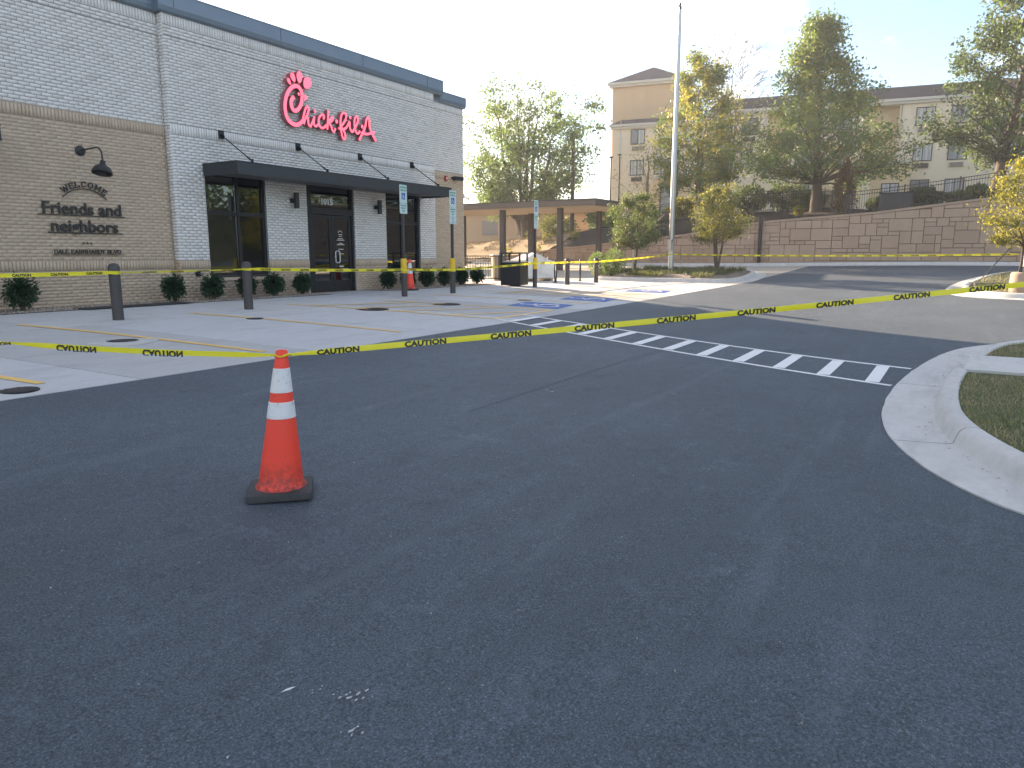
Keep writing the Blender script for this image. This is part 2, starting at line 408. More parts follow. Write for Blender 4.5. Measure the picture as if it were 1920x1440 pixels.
def patch(mb, quad, dz, fn=None, n=6, m2=3, skirt=.0, m=0):
    """bilinear patch draped on the ground; quad = 4 xy corners counter-clockwise"""
    fn = fn or g; A, B, C, D_ = quad; k = len(mb.v)
    for j in range(m2 + 1):
        for i in range(n + 1):
            a, b = i / n, j / m2
            x = (A[0] * (1 - a) + B[0] * a) * (1 - b) + (D_[0] * (1 - a) + C[0] * a) * b
            y = (A[1] * (1 - a) + B[1] * a) * (1 - b) + (D_[1] * (1 - a) + C[1] * a) * b
            mb.v.append((x, y, fn(x, y) + dz))
    for j in range(m2):
        for i in range(n):
            mb.f.append((k + j * (n + 1) + i, k + j * (n + 1) + i + 1, k + (j + 1) * (n + 1) + i + 1, k + (j + 1) * (n + 1) + i)); mb.mi.append(m)
    if skirt:
        ring = [k + i for i in range(n + 1)] + [k + j * (n + 1) + n for j in range(1, m2 + 1)] + [k + m2 * (n + 1) + i for i in range(n - 1, -1, -1)] + [k + j * (n + 1) for j in range(m2 - 1, 0, -1)]
        q = len(mb.v)
        for i in ring: x, y, z = mb.v[i]; mb.v.append((x, y, z - skirt))
        L = len(ring)
        for i in range(L): mb.f.append((ring[i], q + i, q + (i + 1) % L, ring[(i + 1) % L])); mb.mi.append(m)
    return mb
def chaikin(pts, it=2, closed=False):
    for _ in range(it):
        out = [] if closed else [pts[0]]
        rngs = range(len(pts)) if closed else range(len(pts) - 1)
        for i in rngs:
            a, b = pts[i], pts[(i + 1) % len(pts)]
            out += [tuple(.75 * p + .25 * q for p, q in zip(a, b)), tuple(.25 * p + .75 * q for p, q in zip(a, b))]
        if not closed: out.append(pts[-1])
        pts = out
    return pts
def resample(pts, step, closed=False):
    p = [Vector(q) for q in (list(pts) + [pts[0]] if closed else pts)]
    d = [0.]
    for a, b in zip(p, p[1:]): d.append(d[-1] + (b - a).length)
    n = max(2, int(round(d[-1] / step))); out = []; j = 0
    for i in range(n + 1):
        t = d[-1] * i / n
        while j < len(d) - 2 and d[j + 1] < t: j += 1
        w = (t - d[j]) / max(1e-9, d[j + 1] - d[j]); out.append(p[j].lerp(p[j + 1], w))
    return out[:-1] if closed else out
def text_mesh(txt, size, bold=0., extrude=0., align='CENTER', spacing=1., res=3):
    c = bpy.data.curves.new('t', 'FONT'); c.body = txt; c.size = size; c.offset = bold; c.extrude = extrude; c.align_x = align
    c.space_character = spacing; c.resolution_u = res
    o = bpy.data.objects.new('t', c); COL.objects.link(o)
    dg = bpy.context.evaluated_depsgraph_get(); me = bpy.data.meshes.new_from_object(o.evaluated_get(dg))
    bpy.data.objects.remove(o); bpy.data.curves.remove(c); return me
def text_obj(name, txt, size, mat, parent, loc, rot, **kw):
    me = text_mesh(txt, size, **kw); me.name = name; me.materials.clear(); me.materials.append(M[mat])
    return link(name, me, parent, loc, rot)
def copy_tree(o, parent=None, **kw):
    c = o.copy(); COL.objects.link(c); c.parent = parent
    for ch in o.children: copy_tree(ch, c)
    for k, v in kw.items(): c[k] = v
    return c

# ------------------------------------------------------------------ the setting: ground, asphalt, slabs, kerbs
def pw(t, pts):
    if t <= pts[0][0]: return pts[0][1]
    for (a, va), (b, vb) in zip(pts, pts[1:]):
        if t <= b: return va + (vb - va) * (t - a) / (b - a)
    return pts[-1][1]
WALL_X = 43.5
WT = [(-40, 6.4), (-30, 5.6), (-17.4, 4.48), (-11, 3.78), (-5.35, 3.44), (-.75, 2.77), (4.45, 2.28), (8.3, 1.93), (12, 1.35), (14, 1.2)]
BT = [(-40, 6.5), (-17, 4.65), (-11, 4.15), (-8, 4.5), (0, 4.2), (8, 3.5), (12, 2.9), (20, 2.4), (30, 2.2)]
def terrace(x, y):
    a = pw(y, WT) - .06; b = max(pw(y, BT), a + .1)
    if x < 51: return a + (b - a) * smooth01((x - WALL_X) / 7.5)
    return b + min(1.0, .04 * (x - 51))
def base_h(x, y):
    return g(x, y) - .12 if x < 47.5 else terrace(x, y) - .3
def build_ground():
    xs = [-300, -150, -80] + list(range(-40, 120, 4)) + [140, 180, 240, 320, 450, 700]
    ys = [-400, -200, -100] + list(range(-60, 80, 4)) + [100, 140, 200, 300, 450, 700]
    v = np.array([(x, y, base_h(x, y)) for y in ys for x in xs]); nx = len(xs) - 1
    i = np.arange(nx * (len(ys) - 1)); a = (i // nx) * (nx + 1) + i % nx
    struct(link('ground', np_mesh('ground', v, np.stack([a, a + 1, a + nx + 2, a + nx + 1], 1), 'field', True)))
    struct(sheet('asphalt', -30, 42.2, -45, -8.2, .5, 0, 'asphalt'))
    bed = struct(sheet('concrete_pavement', -10, 42.2, -8.2, 16, .8, -.014, 'joint'))
    def slab(q, n=5, m=5, mat='concrete_pale'):
        e = .010; c = [sum(p[0] for p in q) / 4, sum(p[1] for p in q) / 4]
        q = [(p[0] + (e if p[0] < c[0] else -e), p[1] + (e if p[1] < c[1] else -e)) for p in q]
        patch(MB(), q, .004, n=n, m2=m, skirt=.03).build('slab', mat, bed, smooth=True)
    sk = lambda X, y: X - .165 * (y + 3.3)
    XB = [-9, -6.2, -3.4, -.6, 2.0, 3.66, 6.2, 9.0, 11.75, 14.4, 17.2, 20, 22.8, 25.4]
    for a, b in zip(XB, XB[1:]):
        slab([(sk(a, -8.2), -8.2), (sk(b, -8.2), -8.2), (sk(b, -3.9), -3.9), (sk(a, -3.9), -3.9)], 6, 8, 'concrete' if a in (3.66, 11.75, 17.2, -.6) else 'concrete_pale')
    slab([(sk(25.4, -8.2), -8.2), (27.7, -8.2), (27.7, -3.9), (sk(25.4, -3.9), -3.9)], 5, 8)
    x = -9.
    while x < 27:
        slab([(x, -3.9), (min(27.7, x + 2.1), -3.9), (min(27.7, x + 2.1), -1.05), (x, -1.05)], 4, 5); x += 2.1
    slab([(14.45, -1.05), (16.65, -1.05), (16.65, -.02), (14.45, -.02)], 4, 3)
    for x0 in (22.6, 25.15):
        for y0 in (-1.05, 1.6, 4.2): slab([(x0, y0), (x0 + 2.55, y0), (x0 + 2.55, y0 + 2.62), (x0, y0 + 2.62)], 4, 4)
    for x0 in (27.7, 31.3, 34.9, 38.5):
        for y0 in (-8.2, -4.5, -.8, 2.9, 6.6, 10.3): slab([(x0, y0), (x0 + 3.65, y0), (x0 + 3.65, y0 + 3.7), (x0, y0 + 3.7)], 5, 5, 'warm_concrete')
    # bank behind the retaining wall, terrace, straw slope, path
    struct(sheet('mulch_bank', WALL_X + .16, 51, -40, 16, .5, 0, 'mulch', lambda x, y: terrace(x, y) + .05 * noise.noise((x * 1.3, y * 1.3, 0))))
    struct(sheet('terrace_lawn', 51, 110, -45, 60, 2., 0, 'field', terrace))
    struct(sheet('straw_slope', 45, 60, 9.2, 34, .6, .06, 'straw', lambda x, y: terrace(x, y) + .08 * noise.noise((x, y, 3))))
    struct(sheet('terrace_path', 50.4, 52.2, -9.5, 9.2, .6, .07, 'kerb_concrete', terrace))
build_ground()

def sweep_segments(parent, path, prof, mat, step=.25, seg=3.0, gap=.012, closed=False, hscale=None):
    P = resample(path, step, closed); n = len(P); per = max(3, int(round(seg / step)))
    cum = list(range(0, n, per))
    T = []
    for i in range(n):
        a = P[(i - 1) % n] if closed or i else P[0]; b = P[(i + 1) % n] if closed or i < n - 1 else P[-1]
        d = (b - a).normalized(); T.append(Vector((d.y, -d.x)))
    last = n if closed else n - 1; i = 0
    while i < last:
        e = min(last, i + per)
        if last - e < per // 2: e = last
        mb = MB(); idx = list(range(i, e + 1)); k = len(prof)
        for w, q in enumerate(idx):
            p = P[q % n]; t = T[q % n]; tang = Vector((-t.y, t.x))
            p = p + tang * (gap / 2 if w == 0 else (-gap / 2 if w == len(idx) - 1 else 0))
            hs = hscale(p) if hscale else 1.
            for off, h in prof:
                x, y = p.x + t.x * off, p.y + t.y * off
                wob = .012 * noise.noise((x * 3, y * 3, 0)) if off == 0 else 0
                mb.v.append((x - t.x * wob, y - t.y * wob, g(x, y) + h * (hs if h > .03 else 1)))
        for w in range(len(idx) - 1):
            for j in range(k - 1):
                a = w * k + j; mb.f.append((a, a + k, a + k + 1, a + 1)); mb.mi.append(0)
        for w in (0, len(idx) - 1):
            f = tuple(w * k + j for j in range(k)); mb.f.append(f if w == 0 else f[::-1]); mb.mi.append(0)
        o = mb.build('kerb_segment', mat, parent, smooth=True)
        i = e
KERB = [(0, -.08), (0, .012), (.2, .010), (.42, .008), (.455, .018), (.475, .08), (.495, .125), (.53, .15), (.60, .156), (.645, .15), (.66, .12), (.66, -.1)]
def offset_poly(path, off, closed, step=.3):
    P = resample(path, step, closed); n = len(P); out = []
    for i in range(n):
        a = P[(i - 1) % n] if closed or i else P[0]; b = P[(i + 1) % n] if closed or i < n - 1 else P[-1]
        d = (b - a).normalized(); out.append((P[i].x + d.y * off, P[i].y - d.x * off))
    return out
def fill(name, poly, h, mat, mound=0., wob=.0, parent=None, kind='structure'):
    """dense fill of a polygon draped on the ground: grid clipped by point-in-polygon plus border fan"""
    xs = [p[0] for p in poly]; ys = [p[1] for p in poly]
    def inside(x, y):
        c = False; j = len(poly) - 1
        for i in range(len(poly)):
            xi, yi = poly[i]; xj, yj = poly[j]
            if (yi > y) != (yj > y) and x < (xj - xi) * (y - yi) / (yj - yi) + xi: c = not c
            j = i
        return c
    def dist(x, y): return min(math.hypot(x - p[0], y - p[1]) for p in poly)
    pts = list(poly); st = .45
    y = min(ys) + st / 2
    while y < max(ys):
        x = min(xs) + st / 2
        while x < max(xs):
            if inside(x, y) and dist(x, y) > .25: pts.append((x + random.uniform(-.05, .05), y + random.uniform(-.05, .05)))
            x += st
        y += st
    from mathutils.geometry import delaunay_2d_cdt
    nb = len(poly)
    vs_, es, fs, *_ = delaunay_2d_cdt([Vector(p) for p in pts], [], [list(range(nb))], 1, 1e-4)
    mb = MB()
    for p in vs_:
        d = dist(p.x, p.y); mb.v.append((p.x, p.y, g(p.x, p.y) + h + mound * smooth01(d / 1.6) + wob * noise.noise((p.x * 2, p.y * 2, 1))))
    for f in fs: mb.f.append(tuple(f)); mb.mi.append(0)
    o = mb.build(name, mat, parent, smooth=True); o['kind'] = kind
    return o, inside, dist
def blades(name, inside, dist, box, count, hmin, hmax, mat, hfun, dmin=.05, lean=.6, width=.006, label=None):
    pts = []
    while len(pts) < count:
        x = rng.uniform(box[0], box[1]); y = rng.uniform(box[2], box[3])
        if inside(x, y) and dist(x, y) > dmin: pts.append((x, y, hfun(x, y)))
    p = np.array(pts); n = len(p); a = rng.uniform(0, 2 * np.pi, n); h = rng.uniform(hmin, hmax, n); w = width * rng.uniform(.7, 1.4, n)
    la = rng.uniform(0, 2 * np.pi, n); ln = h * lean * rng.uniform(.2, 1, n)
    dx, dy = np.cos(a) * w, np.sin(a) * w
    v = np.empty((n, 3, 3)); v[:, 0] = p - np.stack([dx, dy, 0 * dx], 1); v[:, 1] = p + np.stack([dx, dy, 0 * dx], 1)
    v[:, 2] = p + np.stack([np.cos(la) * ln, np.sin(la) * ln, h], 1)
    o = link(name, np_mesh(name, v.reshape(-1, 3), np.arange(3 * n).reshape(n, 3), mat)); o['kind'] = 'stuff'
    if label: o['label'] = label; o['category'] = 'grass'
    return o

def build_islands():
    # grass peninsula on the right with gutter and rolled kerb
    E1 = chaikin([(4.55, -26), (4.55, -18.5), (4.75, -17.0), (5.15, -16.0), (5.75, -15.5), (6.5, -15.17), (7.4, -14.93), (8.5, -14.86), (9.7, -14.88), (11.1, -15.0), (12.6, -15.22), (13.7, -15.5), (14.6, -16.1), (15.1, -17.0), (15.2, -18.5), (15.2, -26)], 2)
    k = struct(thing('kerb', None, None)); 
    sweep_segments(k, E1, KERB, 'kerb_concrete', .2, 3.0, .02, hscale=lambda p: 1 - .8 * smooth01((1.1 - abs(p.x - 11.6)) / .5) if p.y > -16.2 else 1)
    inner = offset_poly(E1, .655, False)
    inner = [p for p in inner] 
    turf, ins, dst = fill('lawn', inner, .125, 'turf', .0, .012)
    # path between the two lawn pieces
    pth = MB(); patch(pth, [(10.15, -26), (11.55, -26), (11.75, -15.62), (10.35, -15.55)], .158, n=4, m2=14, skirt=.08)
    struct(pth.build('path', 'kerb_concrete', smooth=True))
    def ins2(x, y): return ins(x, y) and not (9.98 < x - .019 * (y + 26) < 11.75)
    hf = lambda x, y: g(x, y) + .12
    blades('grass', ins2, dst, (4.6, 15.2, -20.5, -15.2), 60000, .018, .05, 'grass_blade', hf, .03, .9, .0035, 'patchy green and straw coloured lawn grass behind the kerb')
    # mulched island with the flagpole
    E2 = chaikin([(28.5, -8.05), (27.85, -7.3), (27.75, -6.3), (27.75, -3), (27.9, -2), (28.8, -1.3), (31, -1.0), (35, -1.0), (37.5, -1.6), (38.2, -3.5), (37.6, -6), (35.5, -7.6), (32, -8.2), (29.6, -8.35)], 2, True)
    sweep_segments(k2 := struct(thing('kerb', None, None)), E2, KERB, 'kerb_concrete', .3, 3.0, .012, True)
    fill('gravel_bed', offset_poly(E2, .655, True), .13, 'gravel_bed', .12, .03)
    # island on the far right with young tree
    E3 = chaikin([(24.3, -22), (24.3, -17.2), (24.7, -15.95), (25.7, -15.1), (27.2, -14.85), (30, -15), (34, -15.6), (36.5, -16.4), (37.5, -18), (37.5, -22)], 2, True)
    sweep_segments(struct(thing('kerb', None, None)), E3, KERB, 'kerb_concrete', .3, 3.0, .012, True)
    o, i3, d3 = fill('verge', offset_poly(E3, .655, True), .13, 'turf', .05, .03)
    blades('verge_grass', i3, d3, (24.5, 37, -21.5, -15), 9000, .03, .08, 'grass_blade', lambda x, y: g(x, y) + .16, .1, .9, .008, 'sparse yellowing grass on the far verge by the small tree')
    mb = MB(); n = 22
    ring = [(27.6 + 1.35 * math.cos(2 * math.pi * i / n) * random.uniform(.9, 1.1), -17.0 + 1.0 * math.sin(2 * math.pi * i / n) * random.uniform(.9, 1.1)) for i in range(n)]
    mb.v = [(x, y, g(x, y) + .175) for x, y in ring] + [(27.6, -17.0, g(27.6, -17) + .30)]; mb.f = [(i, (i + 1) % n, n) for i in range(n)]; mb.mi = [0] * n
    struct(mb.build('mulch_ring', 'mulch', smooth=True))
    # far kerb along the retaining wall
    far = struct(thing('kerb', None, None))
    sweep_segments(far, [(42.2, -34), (42.2, 14)], KERB, 'kerb_concrete', .5, 3.0)
    st = MB(); patch(st, [(42.85, -34), (43.45, -34), (43.45, 14), (42.85, 14)], .15, n=2, m2=50); struct(st.build('gravel_strip', 'gravel_bed', smooth=True))
build_islands()

# ------------------------------------------------------------------ painted markings and covers
def line_q(a, b, w):
    a, b = Vector(a), Vector(b); d = (b - a).normalized(); n = Vector((-d.y, d.x)) * w / 2
    return [tuple(a - n), tuple(b - n), tuple(b + n), tuple(a + n)]
def marking(name, lines, mat, dz, w):
    r = struct(thing(name, None, None))
    for a, b in lines:
        L = (Vector(b) - Vector(a)).length
        patch(MB(), line_q(a, b, w), dz, n=max(2, int(L / .35)), m2=1).build('stripe', mat, r)
    return r
def build_markings():
    ya = [((5.66, -3.13), (6.47, -7.72)), ((8.5, -3.3), (9.27, -7.68)), ((2.75, -3.1), (3.70, -7.74)), ((-.1, -3.1), (.75, -7.7))]
    marking('parking_line', ya, 'yellow_marking', .010, .10)
    aisle = [((11.1, -2.95), (12.02, -7.66)), ((13.35, -3.6), (14.36, -7.64)), ((12.04, -7.70), (14.4, -7.70)),
             ((11.75, -6.7), (13.7, -7.45)), ((11.6, -5.6), (14.1, -6.6)), ((11.4, -4.6), (13.85, -5.6)), ((11.25, -3.6), (13.6, -4.6))]
    marking('access_aisle', aisle, 'yellow_marking', .0095, .10)
    aisle2 = [((18.25, -3.3), (19.0, -7.6)), ((20.1, -3.3), (20.85, -7.6)), ((18.3, -4.0), (20.2, -4.9)), ((18.5, -5.2), (20.4, -6.1)), ((18.75, -6.4), (20.6, -7.3)), ((15.9, -3.3), (16.65, -7.6)), ((22.6, -3.3), (23.35, -7.6))]
    marking('access_aisle', aisle2, 'yellow_marking', .0095, .10)
    # ladder crosswalk
    c = struct(thing('crosswalk', None, None))
    L = lambda y: 12.06 + (y + 7.67) * (12.06 - 9.62) / (14.86 - 7.67); Rr = lambda y: 13.15 + (y + 7.64) * (13.15 - 11.08) / (15.0 - 7.64)
    for f, y1 in ((L, -14.84), (Rr, -14.96)):
        for a, b in ((-7.72, -8.2), (-8.2, y1)):
            patch(MB(), line_q((f(a), a), (f(b), b), .09), .0105 if a > -8 else .005, n=16, m2=1).build('stripe', 'white_marking', c)
    for i in range(12):
        y = -14.62 + .588 * i
        if y < -7.9: patch(MB(), line_q((L(y) + .06, y), (Rr(y) - .06, y), .16), .0065 if y < -8.3 else .0115, n=4, m2=1).build('rung', 'white_marking', c)
    # wheelchair symbols
    for x, y in ((15.25, -6.95), (17.85, -6.95), (22.1, -6.95)):
        r = struct(thing('wheelchair_symbol', None, None)); s = .62; rot = R(99)
        def w(u, v): return (x + u * math.cos(rot - R(90)) - v * math.sin(rot - R(90)), y + u * math.sin(rot - R(90)) + v * math.cos(rot - R(90)))
        patch(MB(), [w(-s, -s), w(s, -s), w(s, s), w(-s, s)], .010, n=4, m2=4).build('blue_field', 'blue_marking', r)
        mb = MB(); ring = [(-.06 + .27 * math.cos(a), -.16 + .27 * math.sin(a)) for a in np.linspace(R(110), R(395), 15)]
        strokes = [(ring, .07), ([(-.05, .36), (-.02, .02), (.24, .0), (.36, -.3), (.45, -.26)], .08), ([(-.03, .2), (.2, .18)], .06)]
        for pts, ww in strokes:
            for a, b in zip(pts, pts[1:]):
                patch(mb, line_q(w(*a), w(*b), ww), .013 + .0004 * len(mb.f) / 4, n=1, m2=1)
        hd = [w(-.05 + .08 * math.cos(t), .46 + .08 * math.sin(t)) for t in np.linspace(0, 2 * math.pi, 10)[:-1]]
        mb.add([(p[0], p[1], g(*p) + .014) for p in hd], [tuple(range(9))]); mb.build('figure', 'white_marking', r)
    # utility covers
    for x, y, r, col, lab in ((3.42, -7.89, .17, 0, 'small round dark cover in the slab corner at the asphalt edge'), (5.73, -5.76, .2, 1, 'round cover in a pale collar beside the yellow line'), (8.72, -4.81, .15, 0, 'tiny dark cover in the pale slab near the second bollard'),
                         (11.55, -5.0, .34, 0, 'dark round manhole cover at the corner of the hatched aisle'), (13.7, -5.3, .34, 0, 'dark round manhole cover farther along the hatched aisle'), (16.1, -6.0, .2, 1, 'round cover in a pale collar beside the nearer wheelchair symbol')):
        o = thing('utility_cover', lab, 'cover', (x, y, g(x, y) + .006), 0, 'utility covers in the concrete')
        MB().lathe([(r, -.02), (r, .006), (r * .94, .008), (r * .9, .004), (.001, .004)], 28).build('frame_ring', 'bronze', o)
        mb = MB()
        for i in range(-3, 4): 
            hw = math.sqrt(max(0, .8 - (i / 4) ** 2)) * r * .9; mb.box(-hw, i * r / 4.4 - .01, .004, hw, i * r / 4.4 + .01, .009)
        mb.build('lid_ribs', 'pole_dark', o)
        if col: MB().lathe([(r * 2.2, -.02), (r * 2.2, .002), (r * 1.02, .003)], 32).build('collar', 'kerb_concrete', o)
    # floor grating strip by the wall
    dm = thing('drain_mat', 'dark mat strip lying along the tan brick wall', 'mat', (8.9, -.95, PAD + .02))
    MB().box(-1.15, -.28, 0, 1.15, .22, .012).build('mat_sheet', 'rubber', dm, bevel=.004)
    # spilled paint flecks, crumbs and a splinter on the asphalt
    def blob(x, y, r):
        n = 11; ph = random.random() * 6
        pts = [(x + r * math.cos(t) * random.uniform(.45, 1.15), y + .6 * r * math.sin(t) * random.uniform(.45, 1.15)) for t in np.linspace(ph, ph + 2 * math.pi, n + 1)[:-1]]
        return [(p[0], p[1], g(*p) + .004) for p in pts], [tuple(range(n))]
    mb = MB()
    for x, y, r, n in ((1.76, -13.77, .018, 16), (1.60, -13.9, .016, 10), (1.70, -13.62, .010, 7), (6.92, -11.69, .04, 5), (2.95, -12.9, .012, 4), (2.6, -13.3, .008, 4), (5.2, -14.0, .012, 6)):
        for _ in range(n): mb.add(*blob(x + random.gauss(0, r * 1.3), y + random.gauss(0, r * 1.6), r * random.uniform(.08, .62)))
    o = mb.build('paint_flecks', 'fleck'); o['kind'] = 'stuff'; tag(o, 'white paint flecks spattered on the dark asphalt', 'paint')
    mb = MB()
    for _ in range(170):
        d = random.uniform(1.2, 9); t = random.uniform(-.62, .62); a = R(31.5) + t
        x, y = d * math.cos(a), -15.5 + d * math.sin(a)
        if y > -8.4 or y < -15.4: continue
        r = random.uniform(.002, .005) * (1 + d * .05); z = g(x, y) + .003
        mb.add([(x + r, y, z), (x - r * .5, y + r, z), (x - r * .7, y - r * .8, z), (x, y, z + r)], [(0, 1, 3), (1, 2, 3), (2, 0, 3)])
    o = mb.build('loose_grit', 'pebble'); o['kind'] = 'stuff'; tag(o, 'pale loose grit scattered over the asphalt', 'grit')
    sp = thing('splinter', 'pale wood splinter lying on the near asphalt', 'stick', (1.65, -13.54, g(1.65, -13.54)), R(-20))
    MB().add([(-.03, 0, .002), (.0, .004, .002), (.028, .001, .002), (.0, -.004, .002), (-.01, 0, .008), (.012, 0, .007)], [(0, 3, 4), (4, 3, 5), (5, 3, 2), (0, 4, 1), (4, 5, 1), (5, 2, 1)]).build('shard', 'white_paint', sp)
    # dusty tyre tracks
    mb = MB()
    for (a, b, lanes) in (((3.15, -15.2), (2.45, -15.62), 5), ((7.6, -13.55), (7.3, -13.7), 7)):
        a, b = Vector(a), Vector(b); d = (b - a).normalized(); n = Vector((-d.y, d.x)); L = (b - a).length
        for i in range(lanes):
            s = 0
            while s < L:
                if random.random() < .33:
                    p = a + d * s + n * (i - lanes / 2) * .032 + n * random.uniform(-.004, .004); l = random.uniform(.008, .02)
                    mb.add([(*(p + d * u + n * w_), g(p.x, p.y) + .0035) for u, w_ in ((0, -.002), (l, -.002), (l, .002), (0, .002))], [(0, 1, 2, 3)])
                s += .024
    sm = struct(thing('paving_seam', None, None))
    for pl in ([(5.6, -11.58), (8, -11.55), (12.6, -11.66)], [(12.6, -11.66), (20, -11.55), (31, -11.7), (41.5, -11.6)]):
        sb_ = MB()
        for a, b in zip(pl, pl[1:]): patch(sb_, line_q(a, b, .022), .003, n=16, m2=1)
        sb_.build('seam', 'seam_tar', sm)
    o = mb.build('tyre_marks', 'joint_dust'); o['kind'] = 'stuff'; tag(o, 'faint dusty tyre tread marks on the asphalt', 'tyre marks')
build_markings()
def build_litter():
    mb = MB()
    for _ in range(80):
        x = random.uniform(5.6, 13.5); e = pw(x, [(5.15, -16.0), (5.75, -15.5), (6.5, -15.17), (7.4, -14.93), (8.5, -14.86), (9.7, -14.88), (11.1, -15.0), (12.6, -15.22), (13.7, -15.5)]) - abs(random.gauss(.42, .07)) + .02
        a = random.random() * 6.28; l = random.uniform(.005, .018); w = random.uniform(.002, .006); z = g(x, e) + .017
        mb.add([(x + l * math.cos(a), e + l * math.sin(a), z), (x - w * math.sin(a), e + w * math.cos(a), z + .003), (x - l * math.cos(a), e - l * math.sin(a), z), (x + w * math.sin(a), e - w * math.cos(a), z + .001)], [(0, 1, 2, 3)])
    o = mb.build('gutter_litter', 'bark'); o['kind'] = 'stuff'; tag(o, 'dry leaf bits and twigs lying in the right gutter', 'litter')
build_litter()

# ------------------------------------------------------------------ restaurant building (origin: facade plane, pad level)
BR_L, BR_H, JT = .1937, .0580, .0095
def brick_rows(u0, u1, z0, z1, openings=(), soldier=False, shift0=0):
    out = []
    def cut(a, b, za, zb):
        segs = [(a, b)]
        for (oa, ob, oza, ozb) in openings:
            if zb <= oza + .005 or za >= ozb - .005: continue
            ns = []
            for s, e in segs:
                if e <= oa or s >= ob: ns.append((s, e)); continue
                if s < oa: ns.append((s, oa))
                if e > ob: ns.append((ob, e))
            segs = ns
        return [(s, e) for s, e in segs if e - s > .02]
    if soldier:
        n = int(round((u1 - u0) / (BR_H + JT))); w = (u1 - u0) / n
        for i in range(n):
            for s, e in cut(u0 + i * w, u0 + (i + 1) * w - JT, z0, z1 - JT): out.append((s, e, z0, z1 - JT))
        return out
    n = int(round((z1 - z0) / (BR_H + JT))); h = (z1 - z0) / n; W = BR_L + JT
    for r in range(n):
        u = u0 - (W / 2 if (r + shift0) % 2 else 0)
        while u < u1 - .01:
            a, b = max(u, u0), min(u + BR_L, u1 - .003)
            if b - a > .02:
                for s, e in cut(a, b, z0 + r * h, z0 + (r + 1) * h - JT): out.append((s, e, z0 + r * h, z0 + (r + 1) * h - JT))
            u += W
    return out
def brick_mesh(name, bricks, mp, mat, depth=.014):
    """bricks: (u0,u1,z0,z1) boxes; mp(u, d, z) -> xyz with d the depth behind the face"""
    v = []; n = len(bricks); c = .003
    for k, (a, b, z0, z1) in enumerate(bricks):
        p = random.uniform(0, .0022)
        v += [mp(a + c, p, z0 + c), mp(b - c, p, z0 + c), mp(b - c, p, z1 - c), mp(a + c, p, z1 - c),
              mp(a, depth, z0), mp(b, depth, z0), mp(b, depth, z1), mp(a, depth, z1)]
    q = np.array([(0, 1, 2, 3), (4, 5, 1, 0), (5, 6, 2, 1), (6, 7, 3, 2), (7, 4, 0, 3)])
    faces = (q[None] + 8 * np.arange(n)[:, None, None]).reshape(-1, 4)
    return np_mesh(name, np.array(v), faces, mat)
